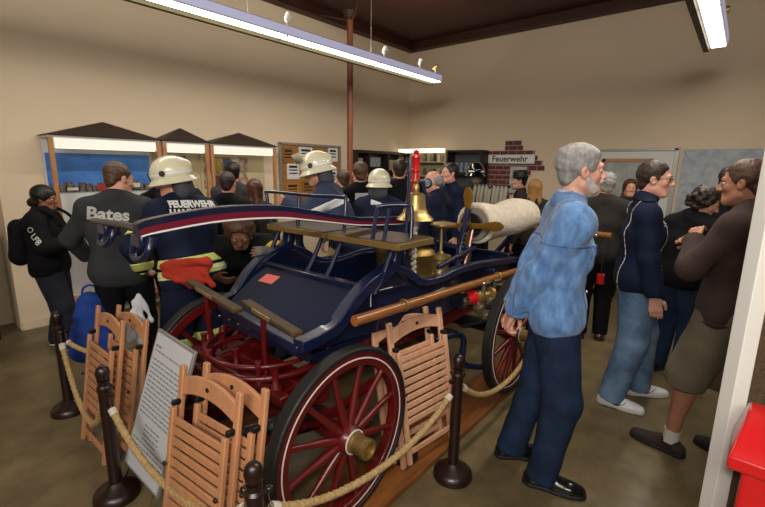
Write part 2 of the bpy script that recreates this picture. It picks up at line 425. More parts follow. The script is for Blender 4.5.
    # hands
    for i in (0,1):
        e = -1 if i == 0 else 1
        d = wrp[i]-el[i]; d /= np.linalg.norm(d)
        n = npv(gest[i]) if gest and gest[i] is not None else npv((-e,0,0))     # palm normal
        n = n-d*(n@d); n /= np.linalg.norm(n)+1e-6
        th = np.cross(n,d)*(1 if i == 1 else -1)*(1 if True else -1); th = th if th@npv((0,1,.3)) > 0 or gest else -th
        W = wrp[i]
        tm = Sdf(W-.2*s, W+.2*s, detail) if False else b
        for j,off in enumerate((-.030,-.010,.010,.029)):
            kb = W+d*.085*s+th*(-off)*s*-1+n*0; r_ = .0098*s
            tm.cap(W+th*off*.55*s+d*.01*s, kb, .015*s,.0125*s,k=.012,flat=(n,.85))
            Lf = (.060,.072,.078,.070)[j]*s; c = curl*(1.1-.1*j); p = kb; dd = d.copy()
            for q,fr in enumerate((.45,.30,.25)):
                an_ = c*(.7 if q == 0 else .95); dd = dd*math.cos(an_)+np.cross(np.cross(d,n),dd)*math.sin(an_)*1.0
                dd /= np.linalg.norm(dd); p2 = p+dd*Lf*fr*1.15; tm.cap(p,p2,r_*(1-.08*q),r_*(.92-.08*q),k=.003); p = p2
        t0 = W+th*.022*s+d*.02*s; t1 = t0+(th*.75+d*.6+n*.25)*.038*s; t2 = t1+(d*.85+th*.25+n*.35)*.030*s; t3 = t2+(d*.9+n*.35)*.024*s
        tm.cap(t0,t1,.015*s,.0125*s,k=.01); tm.cap(t1,t2,.012*s,.0105*s,k=.004); tm.cap(t2,t3,.0105*s,.0085*s,k=.003)
    body = b.mesh('body', skin, root)
    # eyes
    OFF[root] = Vector((0,0,0))
    for e in (-1,1):
        ev = MB(); c = hp(e*.031,.0735,.006)
        for (ra,mi,dy) in ((.0115,0,0),(.0065,1,.0062)):
            ev.cm = mi; M3 = HM
            vs = []; fs = []; nn = 10
            for a in range(nn+1):
                for q in range(nn): 
                    th_ = PI*a/nn; vs.append(c+M3@npv((ra*s*math.sin(th_)*math.cos(2*PI*q/nn), dy*s+ra*s*math.sin(th_)*math.sin(2*PI*q/nn), ra*s*math.cos(th_))))
            for a in range(nn):
                for q in range(nn): fs.append((a*nn+q,a*nn+(q+1)%nn,(a+1)*nn+(q+1)%nn,(a+1)*nn+q))
            ev.add(vs,fs)
        ev.build('eye', [M_eye,M_iris], root)
    info = dict(root=root, body=body, hc=hc, HM=HM, hp=hp, s=s, up=up, T=T, B=B, P=P, sh=sh, el=el, wr=wrp, kn=kn, an=an, neck=neck, lo=lo, hi=hi, h=detail, feet=feet, hips=hips)
    # ---- hair
    if hair:
        style, hm = hair
        g = Sdf(hc-.24*s-npv((0,0,.12*s)), hc+.20*s, min(detail,.006) if style != 'long' else .008)
        if style in ('short','grey','bald','curly','long'):
            th = {'short':.006,'grey':.010,'bald':.005,'curly':.022,'long':.016}[style]
            if style == 'bald':
                g.ell(hp(0,-.040,.012),((.074+th)*s,(.078+th)*s,(.075)*s),HM,k=.01)
                g.ell(hp(0,.0,.105),(.058*s,.095*s,.036*s),HM,k=.01,op='sub')
            else:
                g.ell(hp(0,-.020,.040),((.075+th)*s,(.092+th)*s,(.084+th)*s),HM,k=.01)
                for e in (-1,1): g.cap(hp(e*.064,.016,.02),hp(e*.066,.012,-.008),.010*s,k=.01)
                g.ell(hp(0,-.062,-.030),(.056*s,.036*s,.050*s),HM,k=.02)
            if style == 'curly':
                for q in range(40):
                    a = rng.uniform(0,6.28); z = rng.uniform(-.08,.10); rr = .095*math.sqrt(max(.1,1-((z-.02)/.13)**2))
                    y = rr*math.sin(a)-.035
                    if y > .04 and z < .06: continue
                    g.ell(hp(rr*math.cos(a),y,z),(.026*s,)*3,HM,k=.012)
            if style == 'long':
                for e in (-1,1): g.cap(hp(e*.062,-.01,.03),hp(e*.072,-.03,-.15),.026*s,.030*s,k=.03)
                g.cap(hp(-.03,-.07,.0),hp(-.04,-.075,-.17),.035*s,.04*s,k=.03); g.cap(hp(.03,-.07,.0),hp(.04,-.075,-.17),.035*s,.04*s,k=.03)
            # face opening
            hl = .050 if style != 'bald' else .12
            g.ell(hp(0,.112,-.020),(.118*s,.078*s,.118*s),HM,k=.008,op='sub')
            if style != 'long':
                for e in (-1,1): g.ell(hp(e*.080,.004,-.022),(.020*s,.026*s,.030*s),HM,k=.004,op='sub')
            g.wrinkle(.005 if style in ('curly','grey') else .0032, 80., 3)
        g.mesh('hair', hm, root)
        if style in ('short','grey','curly','bald') and detail <= .008:
            eb = Sdf(hc-.14,hc+.14,.004)
            for e in (-1,1): eb.cap(hp(e*.016,.0925,.026),hp(e*.044,.080,.028),.0042*s,.003*s,k=.003)
            eb.mesh('eyebrows', hm, root)
    # ---- trousers
    def torso_shell(G, inf, z0=None):
        G.cap(hips[0]+npv((.01,0,.02*s)),hips[1]+npv((-.01,0,.02*s)),(.110*f)*s+inf,k=.05,flat=(B[:,1],.92))
        G.cap(up(-.045,0,.14),up(.045,0,.14),.102*s*f+inf,k=.07,flat=(B[:,1],.86))
        G.cap(up(-.065,0,.32,T),up(.065,0,.32,T),.113*s*f+inf,k=.07,flat=(T[:,1],.86))
        G.cap(sh[0],sh[1],.05*s+inf*.8,k=.06)
        for e in (-1,1): G.cap(up(e*.028,-.014,.555,T),sh[(e+1)//2],.044*s+inf*.6,.05*s+inf,k=.04)
    if legs:
        g = Sdf(lo, hi, detail)
        g.cap(hips[0]+npv((0,0,.03*s)),hips[1]+npv((0,0,.03*s)),.106*s*f+legfat*.3,k=.05,flat=(B[:,1],.88))
        g.cap(up(-.04,0,.09),up(.04,0,.09),.098*s*f+legfat*.1,k=.05,flat=(B[:,1],.86))
        for i in (0,1):
            g.cap(hips[i],kn[i],(.088*s*(f*.5+.5))+legfat,.060*s+legfat*1.2,k=.03)
            if not shorts:
                g.cap(kn[i],an[i]-npv((0,0,.035*s)),.060*s+legfat*1.2,.048*s+legfat*1.3,k=.03,cut=True)
            else:
                dk = (an[i]-kn[i])*.16; dt = kn[i]-hips[i]; g.cap(kn[i]-dt*.45,kn[i]-dt*.03,.078*s+legfat,.068*s+legfat,k=.03); g.cap(kn[i]-dt*.03,kn[i]+dk,.068*s+legfat,.066*s+legfat,k=.02,cut=True)
        g.plane(up(0,0,.04),B[:,2]); g.wrinkle(wr, 26, 5, (1,1,.8))
        info['trousers'] = g.mesh('trousers' if not shorts else 'shorts', legs, root)
        info['legsdf'] = g
    # ---- top
    if top:
        g = Sdf(lo, hi, detail); torso_shell(g, topfat)
        hemp = up(0,0,toplen-.93)
        if lopen is not None: pass
        # collar ring round the neck
        g.cap(neck-T@npv((0,.0,.02*s)),neck+T@npv((0,.006*s,.030*s)),.064*s+topfat*.4,.060*s+topfat*.3,k=.02,cut=True)
        g.plane(hemp, -B[:,2])
        if gest and len(gest) > 2: pass
        for i in (0,1):
            ra = (.052*s+topfat*.75)*armr
            g.cap(sh[i],el[i],ra,ra*.88,k=.035)
            if sleeve == 'long': g.cap(el[i],wrp[i]-(wrp[i]-el[i])*.04,ra*.88,.034*s+topfat*.8,k=.02,cut=True)
            elif sleeve == 'short': pass
        if sleeve == 'short':
            pass
        g.wrinkle(wr, wf, 9, (1,1,1.4))
        info['top'] = g.mesh('jacket' if sleeve != 'short' else 'shirt', top, root); info['topsdf'] = g
    # ---- shoes
    if shoes:
        for i in (0,1):
            A = npv(feet[i])*s; to = R((toeo or (8,-8))[i]); dr = npv((-math.sin(to),math.cos(to),0)); sd = npv((math.cos(to),math.sin(to),0)); Z = npv((0,0,1))
            g = Sdf(A-npv((.22,.22,.03)), A+npv((.22,.30,.20)), .005)
            heel = A-dr*.045*s; toe = A+dr*.185*s
            g.cap(heel+Z*.035*s, toe+Z*.026*s, .041*s,.036*s,k=.01,flat=(Z,.85)); g.cap(A+dr*.085*s+Z*.032*s, A+dr*.14*s+Z*.03*s,.046*s,.045*s,k=.02,flat=(Z,.8))
            g.cap(heel+Z*.04*s+dr*.01, A+Z*.085*s, .040*s,.040*s,k=.02); g.cap(A+Z*.075*s, A+dr*.10*s+Z*.045*s,.036*s,.030*s,k=.02)
            g.plane(A+Z*.105*s, Z); g.plane(A+Z*.004, -Z)
            sh_o = g.mesh('shoe', shoes[0], root)
            D0 = g.D.copy(); g2 = Sdf(A-npv((.22,.22,.03)), A+npv((.22,.30,.20)), .005)
            g2.cap(heel+Z*.01*s, toe+Z*.01*s, .045*s,.039*s,k=.01); g2.cap(A+dr*.085*s, A+dr*.14*s,.049*s,.048*s,k=.02); g2.plane(A+Z*.022*s, Z); g2.plane(A+Z*.001,-Z)
            so = g2.mesh('sole', shoes[1], sh_o)
            info.setdefault('shoes',[]).append((sh_o,A,dr,sd))
            if socks:
                k_ = MB(); c = an[i]; d = kn[i]-an[i]; k_.tube([c-npv((0,0,.02)), c+d*.06, c+d*.14], .045, 14, rs=[.047*s,.043*s,.043*s]); k_.build('sock', socks, root)
    return info
def shell(info, key, name, m, planes, inf=.004, parent=None, h=None):
    """a thin patch lying on a garment: its surface inflated, kept between planes (p, n)"""
    g = info[key]; q = Sdf(info['lo'], info['hi'], info['h']); q.D = g.D.copy()-np.float32(inf)
    for p,n in planes: q.plane(p,n)
    return q.mesh(name, m, parent or info[{'topsdf':'top','legsdf':'trousers'}[key]])
def wrap_text(info, key, body, size, c, outward, up, m, bold=.0, name='lettering', squash=1.):
    o = info[key]; me = o.data
    bvh = BVHTree.FromPolygons([v.co for v in me.vertices],[tuple(p.vertices) for p in me.polygons])
    out = Vector(outward).normalized(); u = Vector(up); u = (u-out*u.dot(out)).normalized(); x = u.cross(out).normalized()
    vs, fs = text_mesh(body, size, bold); res = []
    for v in vs:
        og = Vector(c)+x*v.x*squash+u*v.y+out*.3; hit = bvh.ray_cast(og, -out)
        res.append((hit[0] if hit[0] else og-out*.3)+out*.005)
    mb = MB(); mb.add(res, fs); OFF[o] = Vector((0,0,0)); return mb.build(name, m, o, smooth=False)

exec_after = []
#PART2
# ================================================================== THE ROOM
def struct(name, mb, m, bev=0.): return tag(mb.build(name, m, bev=bev, smooth=False), kind='structure')
XL, YB, XR, YF, ZC = -5.5, 7.4, 4.0, -4.0, 4.09
struct('floor', MB().box(((XL+XR)/2,(YB+YF)/2,-.05),(XR-XL+1.2,YB-YF+.6,.1)), M_floor)
struct('ceiling', MB().box(((XL+XR)/2,(YB+YF)/2,ZC+.05),(XR-XL+1.2,YB-YF+.6,.1)), M_ceil)
struct('wall_left', MB().box((XL-.1,(YB+.83)/2,ZC/2),(.2,YB-.83,ZC)), M_wall)
struct('wall_left_recess', MB().box((XL-.45,(YF+.83)/2,ZC/2),(.2,.83-YF,ZC)).box((XL-.27,.87,ZC/2),(.26,.08,ZC-.002)), M_wall)
struct('wall_back', MB().box(((XL+XR)/2,YB+.1,ZC/2),(XR-XL+.4,.2,ZC)), M_wall_r)
struct('wall_right', MB().box((XR+.1,(YB+YF)/2,ZC/2),(.2,YB-YF,ZC)), M_wall_r)
struct('wall_front', MB().box(((XL+XR)/2,YF-.1,ZC/2),(XR-XL+1.2,.2,ZC)), M_wall_r)
struct('baseboard_left', MB().box((XL+.012,(YB+.83)/2,.045),(.02,YB-.85,.09)), M_wall, .004)
struct('baseboard_back', MB().box(((XL+XR)/2,YB-.012,.045),(XR-XL-.1,.02,.09)), M_wall_r, .004)
b = MB().box((XL+.09,(YB+.83)/2,ZC-.07),(.16,YB-.83,.14)).box(((XL+XR)/2,YB-.09,ZC-.07),(XR-XL-.4,.16,.14))
struct('trim_ceiling', b, M_beam)
for i, y in enumerate((.9,3.9)):
    struct('ceiling_beam', MB().box(((XL+XR)/2+.1,y,ZC-.09),(XR-XL-.3,.16,.17)), M_beam, .01)
# dark low cupboard in the recess
c = empty('cupboard', (-5.55,.2,0), 0, 'low dark cupboard in the recess at the far left edge', 'cupboard')
MB().box((-5.57,.30,.55),(.44,.7,1.1)).build('body', M_darkwood, c, .006)
d = MB().box((-5.34,.30,.56),(.02,.64,1.0)).build('door', M_darkwood, c, .004)
MB().lathe([(.012,0),(.016,.02),(.01,.03)],(-5.33,.08,.6),(1,0,0),12).build('knob', M_brass, d)

# pole
p = empty('iron_column', (-4.8,4.95,0), 0, 'dark red-brown round column standing by the left wall', 'column')
MB().tube([(-4.8,4.95,.02),(-4.8,4.95,3.84)], .046, 20).build('shaft', mat('column_red','#7a4428',.5,var=.12,vscale=5), p)
MB().lathe([(.06,0),(.09,.05),(.11,.10)],(-4.8,4.95,3.84),(0,0,1),20).build('capital', M_beam, p)
MB().lathe([(.11,0),(.11,.02),(.07,.06)],(-4.8,4.95,0),(0,0,1),20).build('base', M_beam, p)
t = MB(); t.tube([(-4.8,4.95,3.82),(-5.15,4.7,3.90)],.012,8); t.tube([(-4.8,4.95,3.82),(-4.4,4.7,3.90)],.012,8); t.build('bracket', M_beam, p)

# suspended lights
def lamp(x, y0, y1, label, spots, wires):
    r = empty('suspended_light', (x,y1,3.0), 0, label, 'lamp', None)
    L = y1-y0; cy = (y0+y1)/2
    pr = [(-.10,0),(-.10,.09),(-.08,.10),(.08,.10),(.097,.09),(.097,0)]
    m = MB(); m.sweep([(x,y0,3.0),(x,y1,3.0)], [(a,b) for a,b in pr], (1,0,0)); m.build('housing', M_lampbody, r, smooth=False); MB().box((x+.099,cy,3.048),(.006,L-.01,.075)).build('side_painted_glow', M_lampside, r, smooth=False)  # side panel glows to imitate the light it catches
    MB().box((x+.025,cy,2.997),(.12,L-.02,.012)).build('diffuser', M_glow, r, smooth=False)
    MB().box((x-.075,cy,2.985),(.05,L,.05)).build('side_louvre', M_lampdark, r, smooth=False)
    MB().box((x,cy,3.106),(.07,L-.04,.010)).build('uplight', M_glow, r, smooth=False)
    n = int(L/1.45)
    for i in range(1,n+1):
        if y1-i*1.45 > y0: MB().box((x+.025,y1-i*1.45,2.995),(.13,.018,.016)).build('joint', M_lampbody, r, smooth=False)
    for yy in wires: MB().tube([(x,yy,3.1),(x,yy,ZC)], .004, 6).build('suspension_wire', M_grey_metal, r)
    for yy,dx,dz in spots:
        s_ = MB().tube([(x+.05,yy,3.09),(x+.06,yy,3.17)], .009, 8).build('spot_arm', M_white, r)
        MB().lathe([(.012,-.05),(.028,-.03),(.034,.03),(.030,.035)],(x+.065,yy,3.19),(dx,.35,dz),14).build('spot_head', M_white if dx < .9 else M_brass, s_)
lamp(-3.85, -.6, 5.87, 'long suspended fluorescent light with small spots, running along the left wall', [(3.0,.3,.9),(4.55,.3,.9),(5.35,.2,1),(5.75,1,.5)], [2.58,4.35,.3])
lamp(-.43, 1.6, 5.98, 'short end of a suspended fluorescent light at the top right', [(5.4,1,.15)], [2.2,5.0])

# ------------------------------------------------------------------ display cases on the left wall
M_sky = mat('print_sky','#2b5fae',.5,col2='#4a80c4',vscale=3); M_town = mat('print_town','#2b2c33',.6,col2='#7a6a5e',vscale=30)
M_books = mat('print_pages','#c9c1b4',.7)
def case(y0, y1, label, kind):
    x0, x1 = -5.49, -5.17; cy = (y0+y1)/2; W = y1-y0
    r = empty('display_case', (x1,cy,0), 0, label, 'display case', 'wooden display cases on the left wall')
    MB().box((x0+.01,cy,1.12),(.02,W-.02,1.7)).build('back_panel', M_caseback if kind == 0 else M_cream, r, smooth=False)
    MB().box(((x0+x1)/2,cy,.24),(x1-x0,W-.02,.06)).build('bottom_board', M_caseframe, r, .004)
    MB().box(((x0+x1)/2,cy,1.955),(x1-x0,W-.004,.02)).build('top_board', M_white, r, .002)
    for y in (y0+.022,y1-.022): MB().box((x1-.02,y,1.08),(.04,.04,1.73 if y else 0)).build('post', M_caseframe, r, .003)
    MB().box((x1-.02,cy,1.895),(.02,W-.10,.10)).build('lit_header', mat('header_glow','#e9e6dc',.5,emit=.35), r, .002)
    MB().box((x1-.035,cy,1.852),(.03,W-.12,.022)).build('light_tube', M_glow2, r, .004)
    a = MB(); v = [(x0,y0-.02,1.967),(x1+.03,y0-.02,1.967),(x1+.03,y1+.02,1.967),(x0,y1+.02,1.967),((x0+x1)/2,cy,2.13),((x0+x1)/2+.001,cy+.02,2.13)]
    a.add(v,[(3,2,1,0),(0,1,4),(1,2,5,4),(2,3,5),(3,0,4,5)]); a.build('roof', M_caseroof, r, smooth=False)
    if kind == 0:
        pb = MB().box((x0+.026,cy,1.60),(.008,W-.05,.40)).build('photo_print', M_sky, r, smooth=False)
        m = MB()
        for i in range(16):
            yy = y0+.08+i*(W-.16)/15; h = .06+.07*random.random(); m.box((x0+.033,yy,1.40+h/2),(.006,.07,h))
        m.box((x0+.034,cy+.02,1.52),(.006,.04,.17)); m.build('printed_town', M_town, pb, smooth=False)
        for dy_,zz,w_,h_ in ((-.02,1.44,.10,.06),(.12,1.45,.06,.07)): MB().box((x0+.038,cy+dy_,zz),(.004,w_,h_)).build('printed_roof', mat('print_red','#9c2a24',.6), pb, smooth=False)
        for dy_,zz,w_,h_ in ((.3,1.46,.14,.05),(-.3,1.43,.10,.03)): MB().box((x0+.038,cy+dy_,zz),(.004,w_,h_)).build('printed_facade', M_books, pb, smooth=False)
    else:
        MB().box((x0+.024,y0+W*.38,1.60),(.006,W*.66,.42)).build('printed_pages', mat('pages_print','#7a3a30',.6,col2='#b9b29a',vscale=16), r, smooth=False)
        cols = ['#7c2f2c','#b9a34c','#3e5577','#c8c0b0','#56382a','#8a8f7a','#b5683b']
        for i in range(3):
            for j in range(int((W*.62)/.13)):
                o = MB().box((x0+.03,y0+.12+j*.13,1.70-i*.22),(.012,.10,.17)).build('picture_card', mat('card_%d'%((i*3+j)%7),cols[(i*3+j)%7],.6,var=.35,vscale=40), r, smooth=False)
case(1.19,2.24,'first and largest display case from the left, with a town photo under blue sky',0)
case(2.26,2.82,'narrow middle display case of the three under dark pyramid roofs',1)
case(2.84,3.83,'right-hand display case of the three, with coloured cards inside',1)

# cork board with papers
r = empty('notice_board', (-5.47,4.75,1.1), 0, 'framed cork notice board covered in papers on the left wall', 'notice board')
MB().box((-5.485,4.75,1.55),(.02,1.22,.96)).build('cork', M_cork, r, smooth=False)
m = MB()
for z in (1.07,2.04): m.box((-5.475,4.75,z),(.035,1.30,.035))
for y in (4.12,5.38): m.box((-5.475,y,1.555),(.035,.035,.97))
m.build('frame', M_grey_metal, r)
pc = ['#8a5a22','#d6d6da','#9b6b35','#d9d9dd','#d2d2d6','#94602a','#a4702f','#8f5c28','#c7a877','#d5d5da','#7d4e22']
for i,(y,z,wy,wz) in enumerate([(4.27,1.86,.2,.24),(4.62,1.88,.28,.24),(4.95,1.86,.22,.26),(5.22,1.9,.22,.22),(4.36,1.62,.24,.24),(4.62,1.62,.22,.16),(4.34,1.33,.26,.22),(4.66,1.33,.26,.30),(4.95,1.52,.22,.22),(5.2,1.5,.22,.3),(5.05,1.24,.3,.2)]):
    pp = MB().box((-5.470,y,z),(.006,wy,wz)).build('paper', mat('paper_%d'%i,pc[i],.7,var=.12,vscale=30), r, smooth=False)
    t = MB()
    for k in range(3): t.box((-5.4655,y,z+wz*.3-k*.05),(.003,wy*.66,.018 if k else .035))
    t.build('print', M_ink if i%2 else M_darkwood, pp, smooth=False)

# dark shelf with frames near the corner of the left wall
r = empty('picture_rack', (-5.35,6.4,0), 0, 'dark rack of framed pictures near the room corner', 'rack')
MB().box((-5.40,6.45,1.98),(.18,1.55,.05)).build('top_board', M_darkwood, r)
MB().box((-5.475,6.45,1.1),(.03,1.55,1.75)).build('back_board', M_darkwood, r)
for y in (5.68,6.0,6.55,7.22): MB().box((-5.40,y,1.1),(.16,.03,1.72)).build('upright', M_darkwood, r)
for i,(y,z,wy,wz) in enumerate([(5.84,1.78,.2,.22),(6.27,1.8,.36,.22),(6.27,1.45,.34,.3),(6.85,1.75,.4,.25),(6.9,1.4,.4,.3),(5.84,1.45,.2,.28)]):
    f = MB().box((-5.44,y,z),(.03,wy,wz)).build('framed_picture', M_black, r)
    MB().box((-5.422,y,z),(.006,wy-.05,wz-.05)).build('print', mat('picprint_%d'%(i%3),['#a39a86','#8d949a','#b8b2a2'][i%3],.6,var=.3,vscale=25), f, smooth=False)

# lit shelf cabinet and dark shelf on the back wall
r = empty('lit_shelf_cabinet', (-4.9,7.2,0), 0, 'cream shelf cabinet with a lit strip on top in the room corner', 'cabinet')
MB().box((-4.92,7.385,1.03),(1.14,.02,2.0)).build('back_board', M_cream, r, smooth=False)
for x in (-5.47,-4.37): MB().box((x,7.22,1.03),(.03,.34,2.03)).build('side_panel', M_cream, r)
MB().box((-4.92,7.05,2.03),(1.08,.02,.075)).build('light_strip', mat('strip_glow','#fff3d2',.4,emit=2.2), r, smooth=False)
for z in (1.82,1.55,1.28,1.0,.6,.15): MB().box((-4.92,7.24,z),(1.08,.28,.02)).build('shelf', M_cream, r)
for z in (1.83,1.56,1.29):
    for i in range(9):
        h = .10+.05*random.random()
        o = MB().box((-5.38+i*.112,7.22,z+h/2),(.05,.05,h)).lathe([(.018,h),(.018,h+.02)],(-5.38+i*.112,7.22,z),(0,0,1),10)
        o = o.build('small_model', mat('model_%d'%(i%4),['#5f5b4f','#8e8971','#2f2f2d','#b5ae98'][i%4],.5), None, loc=(-5.38+i*.112,7.22,z))
        tag(o, 'small exhibit on the lit cream shelves in the corner', 'exhibit', 'small exhibits on the lit shelves')
r = empty('open_shelf', (-3.98,7.25,0), 0, 'dark open shelf between the cream cabinet and the brick poster', 'shelf')
MB().box((-4.0,7.38,1.0),(.72,.02,1.98)).build('back_board', mat('shelf_grey','#4d5258',.6), r, smooth=False)
for x in (-4.35,-3.66): MB().box((x,7.24,1.0),(.03,.28,2.0)).build('side_panel', M_darkwood, r)
for z in (2.02,1.6,1.2,.7,.2): MB().box((-4.0,7.24,z),(.70,.28,.03)).build('shelf_board', M_darkwood, r)
for k in range(5):
    o = MB().box((-4.27+k*.1,7.2,1.72),(.07,.10,.18)).build('file_box', mat('filebox','#6d7b8c',.6,var=.3,vscale=20), None, .004, loc=(-4.27+k*.1,7.2,1.63))
    tag(o,'grey-blue box on the dark open shelf','box','grey-blue boxes on the dark shelf')

# brick poster
r = empty('brick_poster', (-3.15,7.38,1.4), 0, 'brick wall cut-out with white headline strip on the back wall', 'poster')
m = MB(); g = MB()
rows = {0:(-3.34,-3.05),1:(-3.34,-3.02),2:(-3.72,-2.80),3:(-3.72,-2.75),4:(-3.72,-2.66),5:(-3.72,-2.62),6:(-3.72,-2.85),7:(-3.72,-3.1),8:(-3.72,-3.1),9:(-3.72,-3.12),10:(-3.72,-3.14),11:(-3.72,-3.2)}
for k,(a,e) in rows.items():
    z = 2.155-k*.085; x = a-(.07 if k%2 else 0); g.box(((a+e)/2,7.391,z),(e-a,.01,.083))
    while x < e-.03:
        x0 = max(x,a); x1 = min(x+.135,e)
        if x1-x0 > .02: m.box(((x0+x1)/2,7.384,z),(x1-x0,.012,.066))
        x += .15
g.build('joints', mat('mortar','#8f8072',.8), r, smooth=False); m.build('bricks', M_brick, r, smooth=False)
s_ = MB().box((-3.22,7.374,1.88),(.86,.01,.15)).build('headline_strip', M_paper, r, smooth=False)
flat_text('headline', 'Feuerwehr', .15, (-3.24,7.366,1.88), (1,0,0), (0,0,1), M_ink, s_, .003, 1.0)
s_ = MB().box((-3.06,7.374,1.52),(.30,.01,.46)).build('info_sheet', mat('info_paper','#a9aaa8',.7), r, smooth=False)
m = MB()
for k in range(9): m.box((-3.06,7.367,1.68-k*.04),(.22,.003,.012))
m.build('print', M_ink, s_, smooth=False)

# white exhibition panel, big map
r = empty('exhibition_panel', (-1.27,7.38,.95), 0, 'large white panel with a framed picture, behind the man with glasses', 'panel')
MB().box((-1.29,7.375,1.47),(1.00,.03,1.06)).build('board', mat('panel_white','#c4c4c2',.6), r, smooth=False)
m = MB()
for x in (-1.80,-.78): m.box((x,7.365,1.47),(.035 if x < -1 else .06,.05,1.12))
for z in (.93,2.01): m.box((-1.29,7.365,z),(1.06,.05,.035))
m.build('frame', M_grey_metal, r, .003)
f = MB()
for x in (-1.70,-1.08): f.box((x,7.345,1.50),(.05,.03,.76))
for z in (1.86,1.13): f.box((-1.39,7.345,z),(.67,.03,.05))
f = f.build('picture_frame', M_caseframe, r, .003)
MB().box((-1.39,7.352,1.5),(.60,.012,.70)).build('picture', mat('picture_grey','#8f9492',.5,var=.25,vscale=6), f, smooth=False)
r = empty('city_map', (-.05,7.38,1.0), 0, 'big pale grey-blue city map on the back wall at the right', 'map')
M_map = mat('map_print','#a9adb2',.7,col2='#8b939f',vscale=9,var=.1)
MB().box((-.03,7.385,1.45),(1.36,.015,1.12)).build('sheet', M_map, r, smooth=False)
m = MB()
for k in range(70):
    x0 = -.70+random.random()*1.3; z0 = .92+random.random()*1.04; a = random.random()*PI; l = .05+.22*random.random()
    x1 = min(.62,max(-.69,x0+math.cos(a)*l)); z1 = min(1.98,max(.92,z0+math.sin(a)*l))
    m.bar((x0,7.376,z0),(x1,7.376,z1),.004,.003)
m.build('street_lines', mat('map_ink','#5d6a7d',.7), r, smooth=False)

# wooden handrail behind the man in denim
r = empty('wooden_handrail', (-1.35,4.28,0), 0, 'wooden handrail between the denim jacket and the navy jacket', 'railing')
MB().tube([(-1.6,4.28,1.125),(-.86,4.28,1.125)], .026, 14).build('rail', M_pole, r)
for x in (-1.55,): MB().tube([(x,4.28,.01),(x,4.28,1.11)], .022, 12).build('post', M_black, r)

# ------------------------------------------------------------------ near right: partition, red cabinet
ex, ey = .045, 1.44; dx, dy = .77, .638     # panel runs along this direction
r = empty('partition_panel', (ex,ey,0), math.atan2(dy,dx), 'brown fabric partition with a white edge post, nearest at the right', 'partition')
MB().box((.0155,0,1.15),(.042,.045,2.27)).build('edge_post', M_white, r, .002)
MB().box((.75,0,1.15),(1.42,.030,2.2)).build('fabric_board', M_hessian, r, smooth=False)
MB().box((1.48,0,1.15),(.042,.045,2.27)).build('edge_post', M_white, r, .002)
for x in (.05,1.44): MB().box((x,0,.012),(.05,.5,.022)).build('foot', M_grey_metal, r, .003)
MB().box((.195,-.018,1.205),(.09,.004,.03)).build('paper_label', M_paper, r, smooth=False)
r = empty('red_cabinet', (.343,1.293,0), R(-3), 'bright red metal cabinet with sloping lid at the bottom right corner', 'cabinet')
r.scale = (1,.55,1.02); MB().box((.0,0,.50),(.50,.26,.98)).build('body', M_redbright, r, .012)
MB().box((-.0,-.132,.50),(.40,.012,.86)).build('door', M_redbright, r, .006)
MB().box((0,0,1.005),(.56,.30,.035)).build('lid_rim', M_redbright, r, .008)
m = MB(); v = [(-.28,-.15,1.02),(.28,-.15,1.02),(.28,.15,1.02),(-.28,.15,1.02),(-.26,.0,1.10),(.26,.0,1.10),(.26,.15,1.10),(-.26,.15,1.10)]
m.add(v,[(3,2,1,0),(4,5,6,7),(0,1,5,4),(1,2,6,5),(2,3,7,6),(3,0,4,7)]); m.build('sloping_lid', M_redbright, r, .006)

# ================================================================== THE FIRE PUMP WAGON
WG = empty('horse_drawn_fire_pump', (-1.85,2.1,.04), 0, 'antique dark blue and red horse-drawn fire pump wagon with brass fittings', 'fire engine')
def wheel(x, y, Rr, side, ns=12, z0=.04):
    c = Vector((x,y,z0+Rr)); sd = Vector((side,0,0)); Y = Vector((0,1,0)); Z = Vector((0,0,1))
    m = MB(); pr = [(-.028,-.032),(.028,-.032),(.028,.018),(-.028,.018)]
    n = 72
    def ring(r0,r1,w0,xo=0.):
        q = MB(); vs = []
        for i in range(n):
            a = 2*PI*i/n; d = Y*math.cos(a)+Z*math.sin(a)
            for rr,xx in ((r0,-w0/2),(r1,-w0/2),(r1,w0/2),(r0,w0/2)): vs.append(c+d*rr+sd*(xx+xo))
        q.add(vs,[(i*4+j,i*4+(j+1)%4,((i+1)%n)*4+(j+1)%4,((i+1)%n)*4+j) for i in range(n) for j in range(4)]); return q
    rim = ring(Rr-.085,Rr-.024,.055).build('wheel', M_red, WG, .005)
    ring(Rr-.026,Rr,.066).build('tyre', M_tire, rim, .008)
    ring(Rr-.052,Rr-.046,.002,.0285).build('pinstripe', M_pin, rim, smooth=False)
    for k in range(ns):
        a = 2*PI*(k+.4)/ns; d = Y*math.cos(a)+Z*math.sin(a)
        q = MB(); q.tube([c+d*.05+sd*.015, c+d*.16+sd*.008, c+d*(Rr-.16), c+d*(Rr-.08)], .016, 10, rs=[.022,.020,.0135,.018]); sp = q.build('spoke', M_red, rim)
    MB().lathe([(.045,-.10),(.060,-.08),(.068,-.03),(.075,0),(.068,.04),(.056,.06)], c, sd, 28).build('hub', M_red, rim)
    ring(.052,.058,.004,.062).build('hub_ring', M_pin, rim)
    MB().lathe([(.050,.05),(.050,.075),(.044,.08),(.044,.125),(.048,.13),(.048,.150),(.036,.155),(.034,.14),(.0,.14)], c, sd, 28, caps=False).build('hub_cap', M_brass, rim)
    return c
XN, XF = -1.265, -2.47
wheel(XN,1.27,.43,1); wheel(XF,1.32,.43,-1); wheel(-1.18,2.98,.455,1); wheel(-2.47,2.98,.455,-1)
